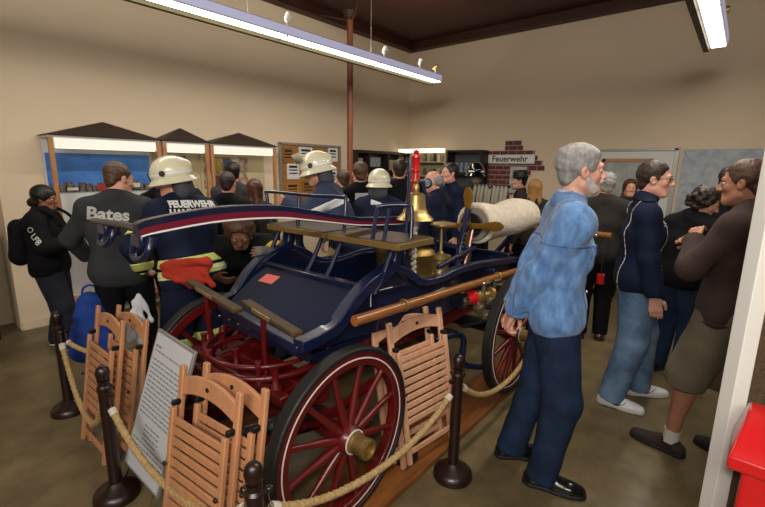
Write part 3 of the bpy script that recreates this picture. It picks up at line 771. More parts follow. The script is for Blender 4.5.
# undercarriage
M = MB(); M.box((-1.865,1.29,.47),(1.08,.09,.10)); M.build('front_axle', M_red, WG, .01)
M = MB(); M.box((-1.83,2.98,.495),(1.16,.08,.08)); M.build('rear_axle', M_black, WG, .01)
MB().box((-1.865,1.29,.60),(.84,.12,.10)).build('front_bolster', M_red, WG, .012)
MB().tube(circle((-1.88,1.29,.70),.31,(1,0,0),(0,1,0),48),.018,10,closed=True).build('turntable_ring', M_red, WG)
MB().tube(circle((-1.88,1.29,.76),.31,(1,0,0),(0,1,0),48),.012,10,closed=True).build('turntable_ring', M_red, WG)
for a in range(6):
    an_ = a*PI/3+.3; x = -1.88+.31*math.cos(an_); y = 1.29+.31*math.sin(an_)
    MB().lathe([(.022,0),(.022,.02),(.012,.03),(.012,.09),(.022,.10),(.018,.12)],(x,y,.67),(0,0,1),12).build('ring_bolt', M_red, WG)
M = MB(); M.bar((-2.3,1.08,.66),(-1.45,1.08,.66),.06,.05); M.build('front_crossbar', M_red, WG, .008)
for x in (-2.18,-1.58): M = MB(); M.bar((x,1.02,.60),(x*.8-.374,1.9,.66),.06,.06); M.build('futchel', M_red, WG, .008)
M = MB(); M.bar((-2.25,1.04,.60),(-1.48,1.04,.60),.05,.05); M.build('splinter_bar', M_red, WG, .008)
for x in (-2.2,-1.88,-1.55): MB().lathe([(.03,0),(.03,.03),(.015,.05),(.015,.10),(.02,.12)],(x,1.10,.66),(0,0,1),12).build('pivot_bolt', M_red, WG)
MB().tube([(-1.42,.86,.63),(-1.34,.93,.66),(-1.33,1.05,.66),(-1.33,1.16,.62)],.032,12).build('brake_cylinder', M_black, WG)
# leaf springs
for x,y,z,L in ((-1.42,1.29,.55,.72),(-2.30,1.29,.55,.72),(-1.40,2.98,.60,.8),(-2.28,2.98,.60,.8)):
    M = MB()
    for k in range(4):
        l = L*(1-.2*k)/2; M.sweep([(x,y+l*t,z-.05*(1-t*t)-.011*k+.05*0) for t in np.linspace(-1,1,13)],[(-.025,-.005),(.025,-.005),(.025,.005),(-.025,.005)],(1,0,0))
    M.build('leaf_spring', M_red if y < 2 else M_black, WG, smooth=False)
# chassis rails
for x in (-1.50,-2.22):
    M = MB(); M.sweep(spline([(x,1.35,.78),(x,1.75,.76),(x,2.2,.66),(x,2.9,.68),(x,3.5,.70)],8),[(-.03,-.045),(.03,-.045),(.03,.045),(-.03,.045)],(1,0,0)); M.build('chassis_rail', M_red, WG, .006)
    MB().bar((x+.032,1.9,.735),(x+.032,2.35,.68),.004,.006).build('pinstripe', M_pin, WG)
# body tub
def panel_side(x, th, name='side_panel'):
    top = spline([(x,1.25,.93),(x,1.34,.955),(x,1.47,1.055),(x,1.62,1.14),(x,1.74,1.17),(x,1.85,1.12),(x,2.0,1.04),(x,2.2,1.015),(x,2.55,1.03),(x,3.4,.965)],6)
    bot = [(x,3.4,.80),(x,2.8,.76),(x,2.3,.74),(x,1.9,.80),(x,1.5,.84),(x,1.25,.86)]
    poly = [Vector(p) for p in top]+[Vector(p) for p in bot]
    return MB().prism(poly, (th,0,0)).build(name, M_blue, WG, .004)
sp_ = panel_side(-1.46,.035); panel_side(-2.29,.035)
for x in (-1.405,-2.31):
    xo = 0 if x > -2 else .14; M = MB(); M.sweep(spline([(x+xo,1.12+xo*.5,.925+xo*.1),(x+xo*.8,1.22+xo*.4,.930+xo*.1),(x+xo*.5,1.34,.955),(x+xo*.2,1.45,1.04),(x,1.58,1.115),(x,1.70,1.150),(x,1.78,1.195),(x,1.80,1.285)],8),[(-.035,-.03),(.035,-.03),(.035,.03),(-.035,.03)],(1,0,0)); M.build('curved_cheek', M_blueiron, WG, .008)
    M = MB(); M.sweep(spline([(x,1.60,1.10),(x,1.74,1.17),(x,1.90,1.12),(x,2.05,1.035),(x,2.25,1.015),(x,2.6,1.03),(x,3.45,.955)],8),[(-.03,-.022),(.03,-.022),(.03,.022),(-.03,.022)],(1,0,0)); M.build('side_rail', M_blueiron, WG, .006)
    M = MB(); M.sweep(spline([(x,1.90,1.285),(x,1.88,1.22),(x,1.89,1.15),(x,1.95,1.08)],6),[(-.02,-.02),(.02,-.02),(.02,.02),(-.02,.02)],(1,0,0)); M.build('seat_bracket', M_blueiron, WG, .004)
for pl in ([(-1.42,2.0,.93),(-1.42,2.35,.93),(-1.42,2.35,.86)],[(-1.42,1.62,.98),(-1.42,1.62,1.06),(-1.42,1.80,1.05)]): MB().tube(pl,.003,4).build('pinstripe', M_pin, sp_, smooth=False)
# cross walls and deck
MB().box((-1.86,2.3,.80),(.80,2.1,.04)).build('deck', M_blue2, WG, .004)
MB().box((-1.86,3.40,.90),(.86,.04,.22)).build('tail_board', M_blue, WG, .006)
# sloping footboard with front skirt
fb = MB().prism([Vector((-2.14,1.225,.943)),Vector((-1.42,1.16,.915)),Vector((-1.42,1.56,1.085)),Vector((-2.27,1.56,1.085))],(0,.012,-.028)).build('footboard', M_blue2, WG, .004)
M = MB(); M.bar((-2.18,1.205,.925),(-1.40,1.135,.905),.05,.045); M.build('footboard_edge', M_blueiron, WG, .008)
MB().box((-1.79,1.20,.865),(.74,.025,.09)).build('front_skirt', M_blue, WG, .004)
M = MB(); M.bar((-2.28,1.57,1.09),(-1.42,1.57,1.09),.05,.03); M.build('footboard_top_rail', M_blue, WG, .005)
MB().box((-1.86,1.60,.96),(.82,.03,.24)).build('front_bulkhead', M_blue, WG, .004)
for k in range(9): MB().lathe([(.008,0),(.006,.006)],(-2.22+k*.095,1.158,.885),(0,-1,0),8).build('rivet', M_chrome, WG)
MB().box((-2.08,1.46,1.0445),(.115,.075,.004),(R(23),0,R(6))).build('red_sticker', mat('sticker_red','#e0503c',.5), fb)
# foot rests on red stems
for (a_,b_) in (((-1.29,1.03,1.04),(-1.80,1.12,1.045)),((-1.72,1.03,1.04),(-2.34,1.11,1.05))):
    A = Vector(a_); B_ = Vector(b_); f_ = MB(); f_.bar(A,B_,.052,.022); f_ = f_.build('foot_rest', M_bench, WG, .006)
    for t in (.62,):
        p0 = A.lerp(B_,t); MB().tube([p0-Vector((0,0,.01)), p0+Vector((-.03,.02,-.18)), p0+Vector((-.05,.04,-.40))], .013, 10).build('stem', M_red, f_)
    MB().bar(A.lerp(B_,.4)+Vector((0,-.026,.002)),A.lerp(B_,.75)+Vector((0,-.026,.002)),.004,.018).build('brass_strip', M_brass_pol, f_)
# bench with two seats
for x0,x1 in ((-1.31,-1.83),(-1.86,-2.42)):
    cx = (x0+x1)/2; wd = abs(x1-x0)
    s_ = MB().box((cx,1.86,1.305),(wd,.32,.035)).build('seat', M_bench, WG, .008)
    MB().box((cx,1.70,1.30),(wd,.012,.034)).build('seat_edge', mat('seat_gilt','#7d6338',.4,.3), s_, .003)
    MB().box((x0+.004,1.86,1.30),(.012,.32,.034)).build('seat_edge', mat('seat_gilt','#7d6338',.4,.3), s_, .003)
    for x in (x0-.07,x1+.07):
        MB().tube([(x,1.75,1.285),(x,1.66,1.13),(x,1.60,1.06)], .014, 10).build('seat_strut', M_blueiron, s_)
for pts in ([(-2.43,1.74,1.30),(-2.47,1.74,1.50),(-2.45,1.75,1.53),(-2.1,1.80,1.52),(-1.86,1.84,1.52),(-1.82,1.84,1.50),(-1.80,1.80,1.30)],
            [(-1.50,1.72,1.32),(-1.54,1.80,1.46),(-1.53,1.82,1.49),(-1.42,1.90,1.50),(-1.39,1.92,1.48),(-1.36,1.88,1.32)],
            [(-2.18,1.76,1.30),(-2.20,1.80,1.53)],[(-1.42,1.72,1.32),(-1.45,1.80,1.48)],[(-1.50,2.02,1.30),(-1.56,2.12,1.56),(-1.62,2.2,1.76)]):
    MB().tube(pts if len(pts) < 4 else spline(pts,5), .0115, 10).build('seat_rail', M_blueiron, WG)
# pump lever with cross handle
LX0 = -1.75; lp = spline([(LX0,.64,1.452),(LX0,.70,1.466),(LX0,.92,1.488),(LX0,1.11,1.490),(LX0,1.31,1.477),(LX0,1.46,1.452),(LX0,1.68,1.413),(LX0,1.91,1.380),(LX0,2.30,1.354),(LX0,2.55,1.354)],8)
def hh(t): return .5-.0 if False else (.025+.008*math.sin(min(1,t*1.4)*PI))
LV = MB(); LV.sweep(lp, lambda t:[(-.025,-hh(t)),(.025,-hh(t)),(.025,hh(t)),(-.025,hh(t))],(1,0,0)); LV = LV.build('pump_lever', M_blue, WG, .004)
for z0,z1,mm,nm in ((-.72,.10,M_stripe_red,'red_stripe'),(-1.0,-.76,M_pin,'white_stripe')):
    q = MB(); q.sweep(lp[:-8], lambda t:[(.0255,-hh(t)*z1),(.029,-hh(t)*z1),(.029,-hh(t)*z0),(.0255,-hh(t)*z0)] if False else [(.0255,hh(t)*z0),(.029,hh(t)*z0),(.029,hh(t)*z1),(.0255,hh(t)*z1)],(1,0,0)); q.build(nm, mm, LV, smooth=False)
q = MB(); q.tube([(-1.73,.66,1.45),(-1.95,.67,1.45),(-2.36,.68,1.43)], .016, 12); q.build('cross_handle', mat('handle_steel','#5b5a60',.35,.7), LV)
for x,y in ((-1.78,.68),(-2.22,.70)):
    q = MB(); q.tube(spline([(x+.06,y,1.42),(x+.07,y-.02,1.37),(x+.02,y-.03,1.335),(x-.05,y-.03,1.335),(x-.09,y-.01,1.38),(x-.09,y,1.42)],5), .014, 10); q.build('handle_hook', M_blueiron, LV)
    MB().box((x-.01,y,1.405),(.10,.07,.06)).build('handle_block', M_blueiron, LV, .01)
# near rail pole carried on the side
MB().tube([(-1.30,1.37,1.0),(-1.30,2.3,.955),(-1.30,3.45,.895)], .026, 16).build('wooden_side_pole', M_pole, WG)
for y,z in ((1.75,.985),(2.9,.925)): MB().tube(circle((-1.30,y,z),.03,(1,0,0),(0,0,1),16),.006,8,closed=True).build('pole_clamp', M_brass, WG)
for y in (1.75,2.9): MB().bar((-1.33,y,.96),(-1.43,y,.96),.03,.03).build('pole_bracket', M_blueiron, WG, .004)
# brass pump
pm = MB().lathe([(.12,.0),(.125,.01),(.13,.03),(.13,.17),(.135,.18),(.12,.205),(.08,.235),(.04,.25),(.0,.252)],(-1.72,2.45,.93),(0,0,1),36,caps=False).build('brass_air_vessel', M_brass, WG)
MB().lathe([(.155,0),(.16,.01),(.155,.025)],(-1.72,2.45,.925),(0,0,1),36).build('flange', M_brass, pm)
MB().lathe([(.105,0),(.11,.01),(.11,.16),(.10,.19),(.06,.22),(.0,.23)],(-2.08,2.6,.93),(0,0,1),32,caps=False).build('brass_cylinder', M_brass, WG)
gb = MB().lathe([(.065,0),(.07,.02),(.06,.035),(.06,.13),(.075,.14),(.075,.16),(.03,.17),(.012,.19),(.010,.36),(.03,.375),(.10,.38),(.10,.39),(.0,.395)],(-1.60,2.58,.93),(0,0,1),28,caps=False).build('brass_piston_column', M_brass_pol, WG)
MB().lathe([(.14,0),(.12,.02),(.04,.04)],(-1.74,2.47,1.18),(0,0,1),24).build('lever_saddle', M_bench, WG, .004)
# lever frame posts
for x,y in ((-1.47,2.72),(-1.60,2.95),(-1.85,2.72)):
    M = MB(); M.bar((x,y-.14,.98),(x-.02,y+.03,1.42),.028,.05); M.build('lever_post', M_blueiron, WG, .005)
M = MB(); M.bar((-1.42,2.66,1.15),(-1.9,2.66,1.17),.03,.03); M.build('post_tie', M_blueiron, WG, .005)
M = MB(); M.bar((-1.38,2.20,1.10),(-1.42,2.75,1.15),.026,.026); M.build('post_tie', M_blueiron, WG, .005)
M = MB()
for k in range(9): M.tube([(-1.49,2.60+.01*k,1.0+.03*k),(-1.455,2.60+.01*k,1.01+.03*k)], .009, 8)
M.build('chain', M_chrome, WG)
MB().tube(spline([(-1.45,2.62,.98),(-1.43,2.66,1.1),(-1.42,2.70,1.28)],6), .01, 8).build('pull_rod', mat('rod_pink','#b88a90',.3,.7), WG)
# bell on bracket with rope
BX,BY,BZ = -1.62,2.28,1.53
bl = MB().lathe([(.0,.015),(.045,.012),(.060,.0),(.064,-.04),(.068,-.080),(.082,-.115),(.112,-.145),(.122,-.158),(.110,-.158),(.076,-.115),(.06,-.08),(.05,-.02),(0,-.01)],(BX,BY,BZ),(0,0,1),40,caps=False).build('bell', M_brass_pol, WG)
MB().lathe([(.014,.01),(.02,.03),(.02,.05),(.01,.07),(.018,.085),(.0,.10)],(BX,BY,BZ),(0,0,1),18,caps=False).build('crown', M_brass_pol, bl)
M = MB()
for zz,rr in ((-.100,.0765),(-.108,.0800)): M.tube(circle((BX,BY,BZ+zz),rr,(1,0,0),(0,1,0),36),.003,6,closed=True)
M.build('moulding', M_brass_pol, bl)
q = [(BX+.006*math.sin(i*1.9),BY+.006*math.cos(i*1.9),BZ-.17-.0115*i) for i in range(42)]
MB().tube(q, .012, 8, rs=[.013+.005*(math.sin(i*.55)**2) for i in range(42)]).build('bell_rope', M_ropew, bl)
MB().lathe([(.010,0),(.022,-.01),(.026,-.035),(.02,-.04)],(BX,BY,BZ-.65),(0,0,1),12).build('rope_knot', M_ropew, bl)
M = MB(); M.bar((BX-.02,BY+.34,1.0),(BX-.05,BY+.13,1.62),.03,.035); M.bar((BX-.05,BY+.13,1.61),(BX,BY,1.615),.02,.02); M.build('bell_bracket', M_blueiron, WG, .004)
# red lamp staff beside bell
LX,LY = -1.74,2.44
MB().lathe([(.022,0),(.028,.02),(.028,.10),(.034,.105),(.034,.115),(.028,.12),(.025,.17),(.034,.18),(.034,.195),(.026,.20),(.028,.26),(.034,.27),(.032,.285),(.016,.29),(.022,.31),(.0,.325)],(LX,LY,1.50),(0,0,1),20,caps=False).build('red_turned_staff', M_redbright, WG)
M = MB(); M.bar((LX-.04,LY+.06,1.2),(LX-.01,LY,1.53),.03,.03); M.build('staff_socket', M_blueiron, WG, .004)
fo = MB().lathe([(.0,-.04),(.02,-.04),(.035,-.02),(.038,.02),(.028,.035),(0,.04)],(-1.79,2.66,1.59),(.5,-.8,0),20,caps=False).build('blue_lantern', M_blueiron, WG)
MB().lathe([(.024,0),(.024,.01)],(-1.79+.018,2.66-.032,1.59),(.5,-.8,0),20).build('lens', mat('lens_glass','#6b8590',.1,.2), fo)
# hose reel with paddle handles
RX,RY,RZ = -1.54,2.84,1.285
cr = MB(); cr.lathe([(.028,-.03),(.034,-.015),(.034,.015),(.028,.03)],(RX,RY,RZ),(0,1,0),20); cr = cr.build('reel_crank', M_bench, WG)
for a in (R(4),R(92),R(184),R(272)):
    d = Vector((math.cos(a),0,math.sin(a))); pp_ = Vector((-math.sin(a),0,math.cos(a))); c0 = Vector((RX,RY,RZ)); sec = []
    q = MB(); pts = [.02,.07,.12,.17,.22,.26,.285]; ws = [.022,.019,.019,.028,.036,.030,.008]
    q.sweep([c0+d*t for t in pts], lambda u: [(ws[min(6,round(u*6))]*sx, .011*sy) for sx,sy in ((-1,-.6),(0,-1),(1,-.6),(1,.6),(0,1),(-1,.6))], pp_); q.build('paddle', mat('paddle_brass','#876425',.35,.55,var=.15), cr)
MB().tube([(RX,RY,RZ),(RX,4.1,RZ)], .02, 12).build('reel_axle', M_black, WG)
for y in (2.90,4.02):
    MB().lathe([(.09,-.012),(.09,.012)],(RX,y,RZ),(0,1,0),28).build('reel_flange', M_black, WG, .004)
    M = MB(); M.bar((RX,y,RZ-.02),(RX-.05,y-(.1 if y < 3 else .65),.94),.03,.04); M.build('reel_stand', M_blueiron, WG, .004)
M = MB()   # side valves
vx = -1.32
va = MB().lathe([(.055,-.02),(.06,0),(.06,.03),(.05,.035)],(vx-.04,2.46,.835),(.25,.97,0),24).build('outlet_collar', M_chrome, WG)
MB().lathe([(.045,.03),(.048,.04),(.048,.10),(.052,.11),(.052,.13),(.03,.14)],(vx-.04,2.46,.835),(.25,.97,0),24).build('red_band', M_redbright, va)
vb = MB().lathe([(.05,0),(.055,.02),(.055,.05),(.035,.06),(.035,.14),(.06,.15),(.06,.17),(.04,.175)],(vx-.01,2.60,.82),(.3,.95,0),24).build('valve_body', M_brass, WG)
for (x,y,z) in ((vx+.03,2.66,.90),(vx+.02,2.85,.88)):
    q = MB(); q.tube([(x,y,z-.08),(x,y,z+.03)], .016, 10); q.tube(circle((x,y,z+.035),.040,(1,0,0),(0,1,0),20),.008,8,closed=True); q.bar((x-.04,y,z+.035),(x+.04,y,z+.035),.01,.008); q.build('valve_wheel', mat('worn_brass','#a39a86',.3,.8), vb)
for (x,y,z,r_) in ((vx+.03,2.63,.76,.038),(vx+.05,2.73,.80,.034),(vx+.04,2.81,.78,.04),(vx+.05,2.68,.70,.032)):
    MB().lathe([(r_,0),(r_*1.1,.01),(r_*1.1,.04),(r_*.7,.045),(r_*.7,.06)],(x-.03,y,z),(1,-.3,-.2),18).build('hose_coupling', mat('worn_brass','#a39a86',.3,.8), vb)
MB().tube([(vx+.02,2.83,.88),(vx+.10,2.95,.86)], .009, 8).build('lever', mat('worn_brass','#a39a86',.3,.8), vb)
M = MB(); M.sweep(spline([(-1.44,2.1,.64),(-1.40,2.3,.66),(-1.36,2.42,.62)],5),[(-.02,-.012),(.02,-.012),(.02,.012),(-.02,.012)],(1,0,0)); M.build('step_iron', M_black, WG)
MB().tube(spline([(-1.38,2.2,.62),(-1.36,2.42,.60),(-1.34,2.50,.55),(-1.34,2.50,.40),(-1.32,2.55,.34),(-1.28,2.72,.28)],6), .022, 10).build('step_iron', M_blueiron, WG)
MB().box((-2.62,2.35,.28),(.28,1.1,.03)).build('side_step', M_blue2, WG, .005)
for y in (1.95,2.75): MB().bar((-2.60,y,.27),(-2.30,y,.74),.03,.02).build('step_hanger', M_black, WG)

# hose roll on reel: one continuous coil
hc_ = []
nt = 22
for i in range(nt*18+1):
    a = 2*PI*i/18; y = 2.95+1.02*i/(nt*18); rr = .126+.006*math.sin(i*.37)+.012*math.sin(y*9); hc_.append((RX+rr*math.cos(a), y, RZ+rr*math.sin(a)))
h_ = MB().tube(hc_, .0235, 8).build('canvas_hose_roll', M_hose, None, loc=(RX,3.4,RZ))
tag(h_, 'off-white canvas hose wound on the reel of the fire pump', 'hose')
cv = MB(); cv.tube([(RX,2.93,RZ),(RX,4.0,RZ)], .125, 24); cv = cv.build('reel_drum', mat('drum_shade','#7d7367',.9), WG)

# ------------------------------------------------------------------ platform boards
for x0,x1,lab in ((-1.47,-1.165,'varnished plank under the near wheels of the fire pump'),(-2.62,-2.32,'varnished plank under the far wheels of the fire pump')):
    o = MB().box(((x0+x1)/2,2.35,.02),(x1-x0,2.9,.04)).build('platform_board', M_board, None, .004, loc=((x0+x1)/2,2.35,0)); tag(o, lab, 'board')
r = empty('wheel_chock', (-1.27,1.76,.04), 0, 'black wheel chock behind the nearest front wheel', 'chock')
MB().prism([Vector((-1.31,1.72,.041)),Vector((-1.31,1.83,.041)),Vector((-1.31,1.83,.12))],(.08,0,0)).build('wedge', M_black, r, .004)
MB().tube([(-1.27,1.835,.08),(-1.27,1.86,.10)],.012,8).build('grip', M_black, r)

# ------------------------------------------------------------------ stanchions and ropes
def stanchion(x, y, label, hooks=((1,0),)):
    r = empty('stanchion', (x,y,0), 0, label, 'stanchion', 'rope barrier stanchions')
    MB().lathe([(.108,0),(.110,.012),(.104,.035),(.085,.052),(.056,.066),(.040,.085),(.034,.09)],(x,y,0),(0,0,1),32).build('base', M_stanch, r)
    MB().lathe([(.030,.08),(.030,.60),(.034,.605),(.034,.62),(.026,.63),(.026,.65),(.030,.655)],(x,y,0),(0,0,1),24).build('post', M_stanch, r)
    MB().lathe([(.020,.65),(.028,.665),(.033,.69),(.028,.715),(.014,.73),(0,.733)],(x,y,0),(0,0,1),24,caps=False).build('finial', M_stanch, r)
    for hx,hy in hooks:
        MB().lathe([(.008,.028),(.008,.045),(.013,.05),(.015,.06),(.010,.07),(0,.072)],(x,y,.585),(hx,hy,.2),12,caps=False).build('hook', M_stanch, r)
        MB().tube([(x+hx*.05,y+hy*.05,.585),(x+hx*.055,y+hy*.055,.55),(x+hx*.06,y+hy*.06,.52)],.004,6).build('ring', M_chrome, r)
S = [(-3.40,.70),(-2.29,.62),(-1.13,.70),(-1.04,1.90),(-1.02,3.12)]
def dirn(a,b): d = Vector((b[0]-a[0],b[1]-a[1])).normalized(); return (d.x,d.y)
labs = ['dark wooden stanchion farthest left, beside the person in the black cap','dark wooden stanchion standing in front of the left pair of folded chairs',
        'stanchion cut off by the bottom edge, in front of the near front wheel','dark wooden stanchion between the chair by the wheel and the man in denim','stanchion beside the rear wheel, covered by the legs of the man in the denim jacket']
for i,p in enumerate(S):
    hk = []
    if i > 0: hk.append(dirn(p,S[i-1]))
    if i < 4: hk.append(dirn(p,S[i+1]))
    if i == 0: hk.append((.87,.5))
    stanchion(p[0],p[1],labs[i],hk)
def rope(a, b, za, zb, sag, label):
    A = Vector((a[0],a[1],za)); B_ = Vector((b[0],b[1],zb)); d = (B_-A); d.z = 0; d.normalize(); A += d*.062; B_ -= d*.062
    r = empty('barrier_rope', A, 0, label, 'rope', 'barrier ropes')
    pts = []
    for i in range(41):
        t = i/40; p = A.lerp(B_,t); p.z -= sag*4*t*(1-t)*(1-.15*math.sin(PI*t)); pts.append(p)
    MB().tube(pts, .0155, 10).build('braided_rope', M_rope, r)
    st_ = MB(); tot = 0; ph = 0
    for k in (0,PI):
        q = []
        for i in range(len(pts)*3-2):
            j = min(i//3,len(pts)-2); t = (i/3)-j; p = pts[j].lerp(pts[j+1],t); dd = (pts[j+1]-pts[j]).normalized(); x_,y_,_ = frame_of(dd)
            a_ = i*.9+k; q.append(p+x_*math.cos(a_)*.0125+y_*math.sin(a_)*.0125)
        st_.tube(q,.0055,6)
    st_.build('twist', M_rope, r)
    for P_,Q in ((pts[0],pts[1]),(pts[-1],pts[-2])):
        MB().tube([P_,P_.lerp(Q,1.0)], .019, 12).build('end_cap', M_ropew, r)
rope(S[0],S[1],.52,.52,.36,'rope hanging low between the two leftmost stanchions')
rope(S[1],S[2],.52,.52,.22,'rope in front of the right-hand pair of folded chairs')
rope(S[2],S[3],.52,.52,.18,'rope sweeping in front of the near front wheel')
rope(S[3],S[4],.52,.52,.24,'rope hanging in front of the rear wheel, left of the legs in dark jeans')
rope(S[0],(-2.82,1.03),.52,.52,.08,'short rope running from the leftmost stanchion to behind the left pair of folded chairs')
stanchion(-2.82,1.03,'stanchion almost hidden behind the left pair of folded chairs',[(-.87,-.5)])

# ------------------------------------------------------------------ folded wooden chairs
def chair(label, group, loc, rz, lean, m=None):
    m = m or M_chair
    r = empty('folding_chair', loc, 0, label, 'chair', group, rot=(lean,0,rz))
    Hh = .86
    for s_ in (-1,1):
        MB().box((s_*.175,0,Hh/2),(.030,.022,Hh)).build('back_post', m, r, .005)
        MB().box((s_*.163,-.040,.36),(.024,.022,.66)).build('leg', m, r, .004)
        MB().box((s_*.170,-.024,.705),(.018,.04,.024)).build('leg_cap', M_black, r, .004)
        MB().lathe([(.006,-.02),(.010,-.016),(.010,-.012)],(s_*.163,-.050,.45),(0,1,0),10).build('screw', M_black, r)
    # curved top rail
    tp = [Vector((x,0,Hh-.045+.035*(1-(x/.16)**2))) for x in np.linspace(-.16,.16,15)]
    bt = [Vector((x,0,Hh-.125+.035*(1-(x/.16)**2))) for x in np.linspace(.16,-.16,15)]
    pr = MB().prism([v+Vector((0,-.009,0)) for v in tp+bt],(0,.018,0)).build('top_rail', m, r, .004)
    MB().lathe([(.010,0),(.010,.002)],(0,-.0095,Hh-.05),(0,-1,0),12).build('hole', M_darkwood, pr)
    for z in (.60,.18): MB().box((0,.004,z),(.32,.014,.03)).build('cross_rail', m, r, .003)
    for k in range(9):
        MB().box((0,-.044,.645-k*.046),(.300,.012,.032)).build('seat_slat', m, r, .003)
    MB().box((0,-.040,.10),(.300,.014,.03)).build('cross_rail', m, r, .003)
    return r
def place_chair(base, label, loc, rz, lean, group):
    r = copy_tree(base); r.location = loc; r.rotation_euler = (lean,0,rz); r['label'] = label; r['group'] = group; return r
gl = 'folded wooden chairs leaning on the front of the fire pump'
c1 = chair('front one of the folded wooden chairs left of the white sign', gl, (-2.73,.68,0), R(0), R(-9)); c1.scale = (1.1,1,1)
place_chair(c1, 'rear one of the folded wooden chairs left of the white sign', (-2.65,.77,0), R(1), R(-9), gl)
place_chair(c1, 'front one of the folded wooden chairs right of the white sign', (-1.55,.66,0), R(5), R(-9), gl).scale = (1.1,1,1)
place_chair(c1, 'rear one of the folded wooden chairs right of the white sign', (-1.50,.74,0), R(5), R(-9), gl).scale = (1.1,1,1)
c2 = chair('front one of the two folded pale chairs behind the near front wheel', 'pale folded chairs leaning on the side of the fire pump', (-1.225,1.935,.041), R(83), R(-10), M_chair2); c2.scale = (1.22,1,.97)
place_chair(c2, 'rear one of the two folded pale chairs behind the near front wheel', (-1.295,1.885,.041), R(82), R(-10), 'pale folded chairs leaning on the side of the fire pump')

# ------------------------------------------------------------------ white text sign on a thin stand
r = empty('information_sign', (-2.17,.655,-.015), 0, 'white framed text sign on wire stand between the folded chairs', 'sign', rot=(R(-17),R(4.5),R(2)))
MB().box((0,0,.51),(.375,.016,.74)).build('frame', M_grey_metal, r, .003)
sh_ = MB().box((0,-.009,.51),(.345,.004,.71)).build('text_sheet', mat('sign_white','#bfc2c6',.5), r, smooth=False)
m = MB(); rr_ = random.Random(3)
for k in range(24):
    z = .80-k*.0235
    if k in (2,16): continue
    x = -.155 if k not in (17,18,19,20) else -.07
    xe = .155 if k not in (17,18,19,20,0) else (.07 if k else -.10)
    while x < xe:
        l = .012+.03*rr_.random(); m.box((x+l/2,-.0115,z),(l,.001,.007 if k != 0 else .012)); x += l+.007
m.build('printed_lines', mat('sign_ink','#7b7e82',.7), sh_, smooth=False)
for s_ in (-1,1): MB().tube([(s_*.13,.0,.14),(s_*.15,-.01,.02)], .005, 8).build('stand_leg', M_chrome, r)
MB().tube([(0,.01,.6),(0,.24,.08)], .005, 8).build('stand_leg', M_chrome, r)
# ================================================================== PEOPLE
M_denim = mat('denim_light', '#456b9f', .85, bump=.4, scale=45, col2='#6a92c4', vscale=16, sheen=.2, stretch=(1.6,1.6,.7))
M_denim_seam = mat('denim_seam', '#46699a', .85, bump=.3, scale=60, var=.15, vscale=20)
M_jeans_dk = mat('jeans_dark', '#1d2c46', .85, spec=.2, bump=.3, scale=60, var=.25, vscale=9)
M_jeans_md = mat('jeans_washed', '#3d5877', .85, bump=.3, scale=60, col2='#6e8baa', vscale=5)
M_navy = mat('cloth_navy', '#111a33', .8, spec=.2, bump=.2, scale=60)
M_navy_ff = mat('turnout_navy', '#141d33', .75, spec=.2, bump=.25, scale=80, var=.15, vscale=12)
M_blk = mat('cloth_black', '#0c0c10', .85, spec=.2, bump=.2, scale=60)
M_char = mat('cloth_charcoal', '#34363a', .85, spec=.2, bump=.2, scale=60, var=.1)
M_brown = mat('knit_brown', '#3c2c28', .95, bump=.4, scale=110)
M_khaki = mat('cloth_khaki', '#6b6250', .9, bump=.25, scale=70, var=.08)
M_beige = mat('canvas_beige', '#b39a78', .9, bump=.25, scale=70)
M_coat = mat('cloth_greybrown', '#302d2a', .9, spec=.2, bump=.2, scale=60)
M_shoeb = mat('shoe_black', '#0a0a0b', .25, coat=.5); M_shoebr = mat('shoe_suede', '#2a221d', .8, bump=.2); M_solew = mat('sole_white','#b9b6b0',.6); M_soleb = mat('sole_black','#101012',.6)
M_shoew = mat('sneaker_white','#d6d8dc',.45); M_sock = mat('sock_white','#c9c5bd',.9,bump=.3,scale=120)
M_hgrey = mat('hair_grey','#8d8b89',.6,bump=.7,scale=90,var=.25,vscale=40,stretch=(1,1,.3)); M_hbr = mat('hair_brown','#2c1c13',.5,bump=.6,scale=90,var=.3,vscale=40)
M_hbrl = mat('hair_light_brown','#4a3020',.5,bump=.6,scale=90,var=.3,vscale=40); M_hblk = mat('hair_black','#0d0a0a',.45,bump=.5,scale=90)
M_hblond = mat('hair_blond','#9c6f3a',.5,bump=.6,scale=90,var=.25,vscale=40); M_hred = mat('hair_reddish','#4b2415',.45,bump=.6,scale=90,var=.3,vscale=40)
M_refy = mat('reflective_yellow','#e6f08a',.5,emit=0.0); M_refs = mat('reflective_silver','#e4e4ea',.35)
M_helm = mat('helmet_lacquer','#ddd8bb',.3,coat=.5); M_neckc = mat('neck_cloth','#3d4046',.8)
M_wtext = mat('white_letters','#e2e2e4',.5); M_gtext = mat('grey_letters','#b6b6b4',.6)

# ---- 1 grey-haired man in the denim jacket
p = person('grey-haired bearded man in a light blue denim jacket, nearest person in the scene', (-.675,2.235,0), -66, 1.83, skin=M_skin_pale, hair=('grey',M_hgrey),
    top=M_denim, legs=M_jeans_dk, shoes=(M_shoeb,M_soleb), detail=.006, lean=3, twist=3, head=(10,1,0),
    hands=[(-.03,-.20,.90),(.03,-.215,.87)], elbows=[(-1,-.35,0),(1,-.35,0)], gest=[(0,.0,-1),(.1,.9,.3)], feet=[(-.11,-.15),(.09,.0)], toeo=(14,-8),
    toplen=.80, topfat=.031, legfat=.024, armr=1.04, wr=.008, wf=34., curl=.75, fat=1.0)
s = p['s']; hp = p['hp']
g = Sdf(p['hc']-.2, p['hc']+.2, .005)      # beard and moustache
g.ell(hp(0,.050,-.088),(.048*s,.046*s,.038*s),p['HM'],k=.015)
for e in (-1,1): g.cap(hp(e*.060,.010,-.035),hp(e*.046,.050,-.085),.017*s,.022*s,k=.02)
